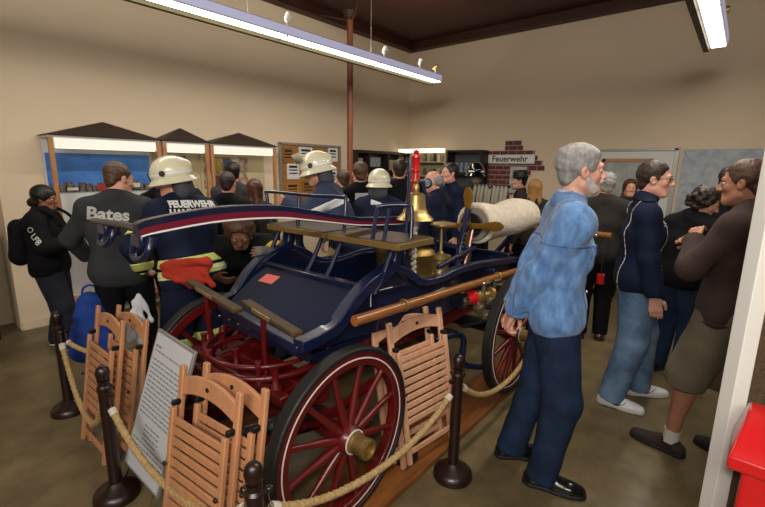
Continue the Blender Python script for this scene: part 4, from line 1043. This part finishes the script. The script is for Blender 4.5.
g.cap(hp(-.024,.090,-.046),hp(.024,.090,-.046),.010*s,k=.01)
g.cap(hp(-.02,.094,-.062),hp(.02,.094,-.062),.008*s,k=.004,op='sub'); g.wrinkle(.003,110,4)
g.mesh('beard', mat('beard_white','#b4aca6',.8,bump=.6,scale=140), p['root'])
ja = p['top']; Z = npv((0,0,1)); B = p['B']; up = p['up']
shell(p,'topsdf','waistband',M_denim_seam,[(up(0,0,-.085),B[:,2]),(up(0,0,-.128),-B[:,2])],.006)
shell(p,'topsdf','chest_seam',M_denim_seam,[(up(0,0,.372),B[:,2]),(up(0,0,.362),-B[:,2])],.003)
for x in (-.115,.115): shell(p,'topsdf','side_seam',M_denim_seam,[(up(x+.004,0,0),B[:,0]),(up(x-.004,0,0),-B[:,0]),(up(0,0,.36),Z),(up(0,0,-.09),-Z)],.003)
shell(p,'topsdf','button_placket',M_denim_seam,[(up(.018,0,0),B[:,0]),(up(-.018,0,0),-B[:,0]),(up(0,0.03,0),-B[:,1]),(up(0,0,.50),Z),(up(0,0,-.09),-Z)],.005)
for e in (-1,1): shell(p,'topsdf','armhole_seam',M_denim_seam,[(up(e*.157,0,0),B[:,0]),(up(e*.157-.006,0,0),-B[:,0]),(up(0,0,.30),-Z)],.003)
for e in (-1,1):
    a,b_ = (.045,.13) if e > 0 else (-.13,-.045)
    pk = shell(p,'topsdf','pocket_flap',M_denim_seam,[(up(b_,0,0),B[:,0]),(up(a,0,0),-B[:,0]),(up(0,.05,0),-B[:,1]),(up(0,0,.365),Z),(up(0,0,.31),-Z)],.007)
for i in (0,1):
    d = p['wr'][i]-p['el'][i]; d = d/np.linalg.norm(d); g = Sdf(p['wr'][i]-.15,p['wr'][i]+.15,.005); c = p['wr'][i]-d*.06; g.cap(c, c+d*.055, .060,.057,k=0,cut=True)
    g.plane(c,-d); g.mesh('cuff', M_denim_seam, ja)
nk = p['neck']; T = p['T']
g = Sdf(nk-.2,nk+.2,.005)     # denim collar and paler shirt collar
g.cap(nk-T@npv((0,.005,.0)),nk+T@npv((0,-.004,.030)),.090,.080,k=0,cut=True,flat=(T[:,1],.95)); g.cap(nk-T@npv((0,0,.04)),nk+T@npv((0,.0,.09)),.074,.068,k=0,op='sub'); g.plane(nk-T@npv((0,0,.03)),-T[:,2]); g.plane(nk+T@npv((0,.055,0)),npv((0,1,-.1)))
g.mesh('collar', M_denim, ja)
g = Sdf(nk-.2,nk+.2,.005)
g.cap(nk,nk+T@npv((0,.006,.048)),.070,.066,k=0,cut=True); g.cap(nk-T@npv((0,0,.04)),nk+T@npv((0,.01,.10)),.060,.056,k=0,op='sub'); g.plane(nk+T@npv((0,0,.02)),-T[:,2])
g.mesh('shirt_collar', mat('shirt_pale_blue','#a9bad6',.8), p['root'])
lg = MB(); 
for z,y in ((.40,.128),(.25,.132),(.12,.130),(.0,.132)):
    c = up(0,y,z); lg.lathe([(.009,0),(.009,.004),(.006,.006)], c, (0,1,0), 10)
lg.build('buttons', M_chrome, ja)

# ---- 2 man with glasses in the navy zip jacket
p = person('young man with glasses in a navy zip jacket with white piping', (-.50,3.46,0), -74, 1.775, skin=M_skin_pale, hair=('short',M_hbr),
    top=M_navy, legs=M_jeans_md, shoes=(M_shoew,M_solew), detail=.007, twist=0, head=(-10,3,0), lean=0,
    hands=[(-.27,.13,.74),(.28,.10,.74)], elbows=[(-1,-.6,0),(1,-.6,0)], feet=[(-.14,.12),(.12,-.08)], toplen=.80, topfat=.026, legfat=.030, fat=1.16, wr=.005, toeo=(14,-14))
hp = p['hp']; m = MB(); HM = p['HM']
for e in (-1,1):
    q = [hp(e*.034+.022*math.cos(a),.100-.012*abs(e*.034+.022*math.cos(a))/.05,.006+.012*math.sin(a)) for a in np.linspace(0,2*PI,17)[:-1]]
    m.tube(q,.0018,6,closed=True); m.tube([hp(e*.055,.094,.010),hp(e*.078,.06,.010),hp(e*.082,.0,.004)],.002,6)
m.tube([hp(-.012,.100,.008),hp(.012,.100,.008)],.0018,6); m.build('glasses', M_black, p['root'])
up = p['up']; B = p['B']
for x0,x1,z1 in ((.128,.136,.46),(-.136,-.128,.46)):
    shell(p,'topsdf','white_piping',M_pin,[(up(x1,0,0),B[:,0]),(up(x0,0,0),-B[:,0]),(up(0,0,.60),Z),(up(0,0,-.11),-Z),(up(0,.02,0),B[:,1])] if False else [(up(x1,0,0),B[:,0]),(up(x0,0,0),-B[:,0]),(up(0,0,.60),Z),(up(0,0,-.11),-Z)],.003)
for z in (.385,.365): shell(p,'topsdf','chest_stripe',M_pin,[(up(.15,0,0),B[:,0]),(up(.055,0,0),-B[:,0]),(up(0,.03,0),-B[:,1]),(up(0,0,z+.0045),npv((-.25,0,1))),(up(0,0,z-.0045),npv((.25,0,-1)))],.003)
shell(p,'topsdf','zip_opening',M_gtext,[(up(.016,0,0),B[:,0]),(up(-.016,0,0),-B[:,0]),(up(0,.03,0),-B[:,1]),(up(0,0,.58),Z),(up(0,0,.36),-Z)],.003)
shell(p,'topsdf','high_collar',M_navy,[(p['neck']+npv((0,0,.075)),Z),(p['neck']+npv((0,0,.0)),-Z)],.008)
for sh_o,A,dr,sd in p['shoes']:
    q = MB()
    for e in (-1,1):
        pts = [A+dr*(.02+.09*t)+sd*e*(.046-.004*t)+npv((0,0,.035+.03*(t-.35)**2*3)) for t in np.linspace(0,1,6)]
        q.tube(pts,.005,6,rs=[.008,.007,.006,.004,.003,.0015])
    q.build('side_mark', M_ink, sh_o)

# ---- 3 man in brown sweater and khaki shorts
p = person('man in a brown sweater and khaki shorts, turned away at the right', (.03,3.06,0), 78, 1.775, skin=mat('skin_tan','#a8745a',.5,bump=.08,scale=120,var=.06,vscale=12), hair=('short',M_hbrl),
    top=M_brown, legs=M_khaki, shoes=(M_shoebr,M_soleb), socks=M_sock, shorts=True, detail=.007, twist=0, head=(2,6,0),
    hands=[(-.04,.20,1.30),(.06,.22,1.26)], elbows=[(-.5,.5,-1),(.5,.5,-1)], feet=[(-.12,.14),(.10,-.14)], toplen=.84, topfat=.030, legfat=.034, fat=1.1, wr=.006, toeo=(0,-6))
up = p['up']; B = p['B']
shell(p,'topsdf','hem_band',M_brown,[(up(0,0,-.045),B[:,2]),(up(0,0,-.09),-B[:,2])],.005)
shell(p,'legsdf','back_pocket',mat('khaki_dark','#5b5344',.9),[(up(-.03,0,0),B[:,0]),(up(-.10,0,0),-B[:,0]),(up(0,-.03,0),B[:,1]),(up(0,0,-.10),Z),(up(0,0,-.112),-Z)],.003)
MB().lathe([(.006,0),(.006,.003)], up(-.06,-.150,-.125), (0,-1,0), 10).build('button', M_grey_metal, p['trousers'])
# ---- 4 curly woman
p = person('person with curly dark hair in a black jacket, partly behind the brown sweater', (-.30,4.20,0), -30, 1.60, 'w', hair=('curly',mat('hair_dark_curly','#20120d',.5,bump=.6,scale=90,var=.3,vscale=40)),
    top=M_blk, legs=M_jeans_dk, shoes=(M_shoeb,M_soleb), head=(-60,25,10), hands=[(-.18,.25,1.0),(.16,.3,1.05)], lean=6, topfat=.03, legfat=.02, toplen=.84)
person('dark-haired man half hidden behind the man in the brown sweater', (-.12,5.2,0), -35, 1.76, hair=('short',M_hbr), top=M_blk, legs=M_navy, shoes=(M_shoeb,M_soleb), skin=M_skin, head=(-5,4,0))
# ---- 5 grey haired man back turned, beyond the handrail
p = person('grey-haired person seen from behind in a long grey-brown coat', (-1.02,4.60,0), 20, 1.69, hair=('grey',M_hgrey), top=M_coat, legs=M_blk, shoes=(mat('shoe_wine','#3a1214',.3,coat=.4),M_soleb), toplen=.58, topfat=.028, fat=.95)
o = MB().box((0,0,0),(.06,.008,.10)).build('red_badge', M_redbright, None, .003, loc=(0,0,0)); o.location = (-.90,4.245,.72); tag(o,'small red badge hanging from the wooden handrail beside the navy jacket','badge')
MB().tube([(0,0,.05),(0,.008,.38),(0,.03,.44)],.003,6).build('lanyard', M_ink, o)
person('red-haired woman facing the camera beyond the man with glasses', (-1.12,6.3,0), 200, 1.60, 'w', skin=M_skin, hair=('long',M_hred), top=M_char, legs=M_blk, shoes=(M_shoeb,M_soleb), fat=.92)

# ---- left: woman with black cap and backpack
p = person('person in a black cap and black jacket with a backpack, leftmost in the photo', (-4.72,.98,0), -34, 1.50, 'w', skin=M_skin_dark, hair=None,
    top=M_blk, legs=mat('jeans_black_blue','#11182a',.85,bump=.3,scale=60), shoes=(M_shoeb,M_solew), head=(-4,8,0), hands=[(.02,.30,1.14),(.10,.27,1.17)], elbows=[(-1,-.3,-.8),(1,-.3,-.8)], feet=[(-.10,-.06),(.10,.10)], topfat=.042, legfat=.03, fat=1.1, toplen=.84, wr=.006)
hp = p['hp']; s = p['s']; g = Sdf(p['hc']-.26, p['hc']+.2, .008)
g.ell(hp(0,-.022,.045),(.094*s,.112*s,.098*s),p['HM'],k=.01); g.ell(hp(0,-.115,-.055),(.048*s,.045*s,.048*s),p['HM'],k=.02); g.ell(hp(0,-.05,-.04),(.075*s,.06*s,.07*s),p['HM'],k=.02)
g.ell(hp(0,.105,-.045),(.075*s,.075*s,.098*s),p['HM'],k=.008,op='sub'); g.wrinkle(.003,50,3); g.mesh('cap_and_hair', M_hblk, p['root'])
sc_ = Sdf(p['neck']-.2,p['neck']+.2,.008); sc_.cap(p['neck']+npv((-.04,.03,.0)),p['neck']+npv((.04,.04,.0)),.068,k=.02); sc_.cap(p['neck']+npv((0,.07,-.02)),p['neck']+npv((0,.09,-.10)),.05,k=.03); sc_.wrinkle(.006,50,3); sc_.mesh('scarf', M_blk, p['root'])
wrap_text(p,'top','O',.065,p['sh'][1]+npv((.06,.0,-.06)),(1,0,.1),(0,.1,1),M_gtext)
wrap_text(p,'top','LFB',.066,p['sh'][1]*.45+p['el'][1]*.55+npv((.06,0,-.02)),(1,0,.1),p['sh'][1]-p['el'][1]+npv((0,.12,0)) if False else (0,1,.8),M_gtext,.002)
bp = empty('backpack', (0,0,0), 0, 'black backpack worn by the person in the black cap', 'backpack')
bp.location = (-4.69,1.03,0); bp.rotation_euler = (0,0,R(-34)); bp.location.z = 0
g = Sdf((-.22,-.46,.72),(.22,-.08,1.30),.01); g.cap((-.07,-.24,.90),(-.07,-.23,1.14),.09,.08,k=.03,flat=((0,1,0),.85)); g.cap((.07,-.24,.90),(.07,-.23,1.14),.09,.08,k=.03,flat=((0,1,0),.85)); g.cap((-.06,-.27,.90),(.06,-.27,.90),.05,k=.04); g.mesh('pack', M_blk, bp)
for e in (-1,1): MB().tube(spline([(e*.11,-.17,1.16),(e*.12,-.05,1.30),(e*.13,.10,1.22),(e*.15,.14,1.05),(e*.15,.0,.92),(e*.12,-.18,.88)],6),.014,8).build('strap', M_blk, bp)
o = empty('red_folder', (0,0,0), 0, 'small red folder held by the person in the black cap', 'folder'); o.location = (-4.52,1.26,1.04); o.rotation_euler = (R(25),R(10),R(-35))
MB().box((0,0,0),(.15,.012,.11)).build('cover', mat('folder_red','#8c1a1c',.5), o, .002); MB().box((0,-.002,.004),(.14,.011,.108)).build('sheets', M_paper, o)

# ---- man with the Bates shirt
p = person('balding man with lettering on the back of his charcoal shirt', (-3.52,1.17,0), 74, 1.72, hair=('short',M_hbrl), skin=M_skin_pale, top=M_char, legs=M_blk, shoes=(M_shoeb,M_soleb),
    hands=[(-.22,.30,1.0),(.24,.28,1.05)], elbows=[(-1,-.2,-.3),(1,-.2,-.3)], lean=4, head=(-62,14,-4), topfat=.03, fat=1.12, detail=.008, feet=[(-.14,0),(.14,.02)], toplen=.80)
wrap_text(p,'top','Bates',.120,p['up'](-.06,-.2,.435,p['T']),(0,-1,.15),(.12,0,1),M_gtext,.004)
shell(p,'topsdf','yoke_seam',M_gtext,[(p['up'](0,0,.316),Z),(p['up'](0,0,.312),-Z),(p['up'](0,-.03,0),npv((0,1,0)))],.002)
o = empty('blue_bag', (0,0,0), 0, 'bright blue cloth bag between the leftmost person and the folded chairs', 'bag'); o.location = (-3.57,.95,0); o.rotation_euler = (0,0,R(70))
g = Sdf((-.2,-.16,.2),(.2,.16,.92),.009); g.cap((-.06,0,.36),(-.02,0,.70),.12,.07,k=.05,flat=((0,1,0),.75)); g.cap((.06,0,.38),(.02,0,.70),.11,.05,k=.05,flat=((0,1,0),.75)); g.wrinkle(.008,34,3); g.mesh('cloth', mat('bag_blue','#123a8f',.8,bump=.2), o)
MB().tube(spline([(-.05,0,.74),(-.04,.02,.80),(0,.03,.82),(.04,.02,.80),(.05,0,.74)],6),.008,8).build('handle', mat('bag_blue','#123a8f',.8,bump=.2), o)
o = empty('white_cloth', (0,0,0), 0, 'crumpled white cloth hanging behind the left pair of folded chairs', 'cloth'); o.location = (-2.68,.96,.03); o.rotation_euler = (0,0,R(62)); o.scale = (.6,.8,.95)
g = Sdf((-.2,-.12,.55),(.2,.12,1.0),.008); g.cap((.0,0,.94),(-.10,0,.72),.02,.06,k=.02,flat=((0,1,0),.6)); g.cap((.0,0,.94),(.09,.02,.78),.02,.03,k=.01,flat=((0,1,0),.6)); g.cap((.0,0,.9),(.0,.0,.66),.02,.05,k=.01,flat=((0,1,0),.6)); g.wrinkle(.016,44,3); g.mesh('cloth', mat('cloth_white','#b9bdc2',.8), o)

# ---- dark coat, hand at the face
person('dark-haired person in a black coat raising a hand to the face beside the fire helmet', (-3.92,1.66,0), 8, 1.69, hair=('short',M_hblk), top=M_blk, legs=M_blk, shoes=(M_shoeb,M_soleb),
    hands=[(-.10,.26,1.46),(.10,.24,1.50)], elbows=[(-1,.2,-.8),(1,.2,-.8)], head=(-15,0,0), topfat=.05, fat=1.12)

# ---- fire fighters
def helmet(p, label, visor=False, mm=None, cape=True):
    HM = p['HM']; hp = p['hp']; s = p['s']; root = p['root']; mm = mm or M_helm
    g = Sdf(p['hc']-.3, p['hc']+.3, .007)
    g.ell(hp(0,-.012,.060),(.118*s,.142*s,.122*s),HM,k=.01); g.cap(hp(0,.10,.06),hp(0,-.13,.10),.018*s,k=.05)
    g.plane(hp(0,0,.014), -HM[:,2]); g.ell(hp(0,-.012,.030),(.104*s,.126*s,.10*s),HM,k=.003,op='sub')
    sh_ = g.mesh('helmet', mm, root)
    q = MB(); n = 40; v = []
    for k in range(n):
        a = 2*PI*k/n
        for rr,zz in ((.112,.030),(.112,.010),(.142,.004),(.144,.012)):
            v.append(hp(rr*.98*math.cos(a), rr*1.2*math.sin(a)-.012, zz-(.02 if rr > .12 else 0)))
    q.add(v,[(i*4+j,i*4+(j+1)%4,((i+1)%n)*4+(j+1)%4,((i+1)%n)*4+j) for i in range(n) for j in range(4)]); q.build('brim', mm, sh_)
    g = Sdf(p['hc']-.3, p['hc']+.3, .006); g.ell(hp(0,-.012,.060),(.1205*s,.1445*s,.1245*s),HM,k=.01)
    g.plane(hp(0,0,.062),HM[:,2]); g.plane(hp(0,0,.040),-HM[:,2]); g.mesh('reflective_stripe', M_refs, sh_)
    for e in (-1,1): MB().lathe([(.018,0),(.020,.01),(.012,.018)], hp(e*.112,.02,.06), HM@npv((e,0,0)), 16).build('visor_hinge', M_black, sh_)
    if visor:
        v = []; n = 16
        for k in range(n+1):
            a = PI*(.12+.76*k/n)
            for rr,zz,t in ((.128,.085,0),(.150,.165,.01)): v.append(hp(rr*math.cos(a), rr*1.12*math.sin(a)+.01, zz+.02))
        q = MB(); q.add(v,[(2*k,2*k+1,2*k+3,2*k+2) for k in range(n)]); o = q.build('raised_visor', mat('visor','#b5b09a',.15,coat=.5), sh_); mo = o.modifiers.new('solid','SOLIDIFY'); mo.thickness = .003
    if cape:
        g = Sdf(p['hc']-.3, p['hc']+.3, .008); g.cap(hp(-.045,-.055,.0),hp(-.05,-.065,-.085),.060*s,.056*s,k=.02); g.cap(hp(.045,-.055,.0),hp(.05,-.065,-.085),.060*s,.056*s,k=.02)
        g.cap(hp(0,-.075,.0),hp(0,-.08,-.09),.060*s,k=.02); g.ell(hp(0,.13,-.05),(.085*s,.10*s,.14*s),HM,k=.01,op='sub'); g.plane(hp(0,0,.02),HM[:,2]); g.wrinkle(.003,60,2); g.mesh('neck_guard', M_neckc, root)
# F1: near the lever, bending, lettering on the back
p = person('firefighter in a pale helmet with FEUERWEHR lettering on the back, bent over the pump lever', (-2.97,1.44,0), 98, 1.72, hair=None, top=M_navy_ff, legs=M_navy_ff, shoes=(M_shoeb,M_soleb), lean=10, side=0,
    hands=[(-.2,.30,1.0),(.24,.32,1.02)], elbows=[(-1,.1,-.6),(1,.1,-.6)], feet=[(-.17,.02),(.17,.02)], head=(44,10,0), topfat=.048, legfat=.045, fat=1.1, toplen=.86, detail=.008, wr=.007)
helmet(p,'')
up = p['up']; B = p['B']
for z,mm in ((.060,M_refy),(.038,M_refs),(-.02,M_refy)): pass
hb = shell(p,'topsdf','reflective_hem',M_refy,[(up(0,0,.15),B[:,2]),(up(0,0,.09),-B[:,2])],.005); shell(p,'topsdf','reflective_hem',M_refy,[(up(0,0,.07),B[:,2]),(up(0,0,.01),-B[:,2])],.005)
shell(p,'topsdf','reflective_silver_band',M_refs,[(up(0,0,.05),B[:,2]),(up(0,0,.03),-B[:,2])],.008)
shell(p,'topsdf','reflective_chest',M_refy,[(up(0,0,.395),B[:,2]),(up(0,0,.36),-B[:,2])],.005)
wrap_text(p,'top','FEUERWEHR',.066,up(.02,-.22,.520,p['T']),(0,-1,.25),(.05,0,1),M_wtext,.004,squash=.95)
wrap_text(p,'top','HANNOVER',.072,up(.02,-.22,.455,p['T']),(0,-1,.25),(.05,0,1),M_wtext,.004,squash=.95)
g0 = p['legsdf']
for i in (0,1):
    a = p['kn'][i]; d = p['an'][i]-a; d = d/np.linalg.norm(d); c = a+d*.05
    q = Sdf(c-.2,c+.2,.008); q.cap(a-d*.05,a+d*.3,.125,.118,k=0); q.plane(c-d*.035,-d); q.plane(c+d*.035,d); q.mesh('reflective_leg_band', M_refy, p['trousers'])
o = empty('orange_gloves', (0,0,0), 0, 'bunch of orange-red gloves hanging below the reflective hem of the firefighter', 'gloves'); o.location = (-2.62,1.24,0); o.rotation_euler = (0,0,R(60))
g = Sdf((-.26,-.14,.78),(.26,.14,1.16),.008)
g.cap((-.12,0,1.08),(.10,-.01,1.10),.035,.04,k=.01,flat=((0,1,0),.7)); g.cap((-.11,.0,1.04),(.10,.0,1.05),.03,.045,k=.01,flat=((0,1,0),.7)); g.cap((-.06,-.01,1.0),(.07,.0,.99),.03,.03,k=.01)
for dx,l in ((-.04,.12),(.0,.15),(.04,.15),(.08,.12)): g.cap((dx,-.01,1.04),(dx+.05,-.01,1.06-l),.030,.024,k=.02)
g.wrinkle(.014,46,3); g.mesh('gloves', mat('glove_orange','#b5331c',.85,bump=.6,scale=30), o)
# F2: leaning forward with raised visor, khaki trousers, standing on the side step
p = person('firefighter with raised visor leaning left over the far side of the wagon, in khaki trousers', (-2.55,2.62,0), 128, 1.66, hair=None, top=mat('jacket_bluegrey','#27324f',.8,bump=.25,scale=80), legs=M_beige, shoes=(M_shoebr,M_soleb), lean=24, base=.296,
    hands=[(-.25,.50,1.18),(.20,.48,1.10)], elbows=[(-1,-.1,-.5),(1,-.1,-.5)], feet=[(-.12,0),(.12,.05)], head=(0,14,0), topfat=.045, legfat=.04, fat=1.1, detail=.008, hipz=.80)
helmet(p,'',True)
up = p['up']; B = p['B']; T = p['T']
shell(p,'topsdf','reflective_band',M_refs,[(up(0,0,.42,T),T[:,2]),(up(0,0,.35,T),-T[:,2])],.006)
# F3: helmet from behind
p = person('firefighter with pale helmet seen from behind, right of the man with the white back patch', (-2.80,3.30,0), 25, 1.64, hair=None, top=M_navy_ff, legs=M_navy_ff, shoes=(M_shoeb,M_soleb), topfat=.04, legfat=.04, fat=1.05)
helmet(p,'')
shell(p,'topsdf','white_neck_patch',M_refs,[(p['up'](.05,0,.525),npv((.3,0,1))),(p['up'](0,0,.495),-Z),(p['up'](0,-.04,0),npv((0,1,0))),(p['up'](.06,0,0),npv((1,0,0))),(p['up'](-.06,0,0),-npv((1,0,0)))],.004)

# ---- crouching person below the lever
p = person('person with brown hair bent low under the pump lever, with a yellow sleeve', (-3.12,1.96,0), -125, 1.68, hair=('curly',M_hbrl), top=M_blk, legs=M_blk, shoes=(M_shoeb,M_soleb),
    lean=52, hipz=.86, sleeve='short', hands=[(-.20,.80,1.17),(.2,.5,.95)], elbows=[(-1,.2,-.5),(1,.2,-.6)], head=(0,40,0), skin=mat('skin_brown','#6e4a38',.5), feet=[(-.12,-.05),(.12,-.1)], topfat=.03)
p['wr'] = p['wr'][::-1]; p['el'] = p['el'][::-1]; g = Sdf(p['wr'][1]-.16,p['wr'][1]+.16,.008); d = p['wr'][1]-p['el'][1]; d /= np.linalg.norm(d)
g.cap(p['wr'][1]-d*.07,p['wr'][1]+d*.04,.048,.044,k=.02); g.cap(p['wr'][1]+d*.04,p['wr'][1]+d*.12,.045,.035,k=.02); g.wrinkle(.004,60,3); g.mesh('work_glove', mat('glove_grey','#6f6a5e',.9), p['root'])
g = Sdf(p['el'][1]-.3,p['el'][1]+.3,.008); a_ = p['sh'][0]*.5+p['el'][1]*.5; g.cap(a_,p['el'][1],.082,.075,k=.02); g.wrinkle(.005,40,3); g.mesh('yellow_sleeve', mat('shirt_yellow','#c9a92c',.8,bump=.2), p['root'])

# ---- heads further back
W = dict(shoes=(M_shoeb,M_soleb))
person('dark-haired man in black seen from behind in front of the right-hand display case', (-3.88,2.28,0), 38, 1.64, hair=('short',M_hbr), top=M_blk, legs=M_blk, **W)
person('man with dark hair facing left just in front of the right-hand display case', (-4.50,2.72,0), 75, 1.74, hair=('short',M_hblk), top=M_char, legs=M_blk, skin=M_skin_pale, **W)
person('person with long reddish-brown hair seen from behind near the display cases', (-3.90,2.60,0), 38, 1.56, 'w', hair=('long',M_hred), top=M_coat, legs=M_blk, **W)
person('brown-haired person left of the man with the white back patch', (-3.62,3.62,0), 70, 1.67, hair=('short',M_hbrl), top=mat('collar_shirt','#8d8a86',.8), legs=M_blk, skin=M_skin_pale, **W)
p = person('brown-haired man in a black T-shirt with a white patch on the back', (-3.10,3.35,0), 52, 1.76, hair=('short',M_hbrl), top=M_blk, legs=M_blk, topfat=.03, **W)
shell(p,'topsdf','white_back_patch',M_gtext,[(p['up'](.12,0,0),B[:,0]*0+npv((1,0,0))),(p['up'](-.07,0,0),-npv((1,0,0))),(p['up'](0,-.05,0),npv((0,1,0))),(p['up'](0,0,.50),Z),(p['up'](0,0,.24),-Z)],.004)
person('dark brown-haired person behind the rear firefighter helmet', (-3.20,4.15,0), 38, 1.80, hair=('short',M_hbr), top=M_blk, legs=M_blk, **W)
p = person('grey-haired man in a dark jacket facing left beside the bell', (-2.55,3.95,0), 114, 1.68, hair=('bald',M_hgrey), top=M_navy, legs=M_blk, topfat=.035, fat=1.12, skin=M_skin_pale, head=(10,8,0), **W)
person('dark-haired man in a dark suit behind the grey-haired man beside the bell', (-2.78,4.65,0), 150, 1.77, hair=('short',M_hblk), top=M_navy, legs=M_blk, skin=M_skin_pale, **W)
p = person('person in a dark brimmed hat in front of the brick poster', (-2.42,5.95,0), 120, 1.66, hair=('short',M_hblk), top=M_coat, legs=M_blk, **W)
hp = p['hp']; q = MB(); q.lathe([(.13,0),(.135,.006),(.10,.012),(.098,.08),(.08,.10),(0,.103)], hp(0,-.01,.055), p['HM']@npv((0,.05,1)), 28); q.build('brimmed_hat', M_hblk, p['root'])
person('blond person seen from behind between the brick poster and the denim man', (-1.95,5.25,0), 40, 1.58, 'w', hair=('long',M_hblond), top=M_coat, legs=M_blk, **W)
p = person('figure with a glossy black fire helmet standing by the dark shelf', (-2.90,5.5,0), 219, 1.74, hair=('grey',M_hgrey), top=M_coat, legs=M_blk, skin=mat('skin_dusk','#5e5148',.6), topfat=.04, **W)
helmet(p,'',mm=mat('helmet_black','#08090d',.15,coat=.8),cape=True)
o = empty('hose_bundle', (0,0,0), 0, 'pale ribbed bundle of hose hanging behind the hose roll', 'hose'); o.location = (-2.35,4.85,0)
for k in range(9):
    a = (k-4)*.05; MB().tube(spline([(a,.02,1.50),(a+.01*(k%2),-.03,1.35),(a*1.05,-.03,1.1),(a,0,.9)],5),.024,10).build('hose_loop', mat('hose_dusty','#8e887a',.85,bump=.4), o)
MB().tube([(0,.0,.01),(0,.0,1.5)],.02,10).build('stand_post', M_black, o); MB().tube([(-.24,.02,1.50),(.24,.02,1.50)],.022,10).build('hanger_bar', M_black, o); MB().lathe([(.18,0),(.18,.02)],(0,0,0),(0,0,1),24).build('stand_base', M_black, o)
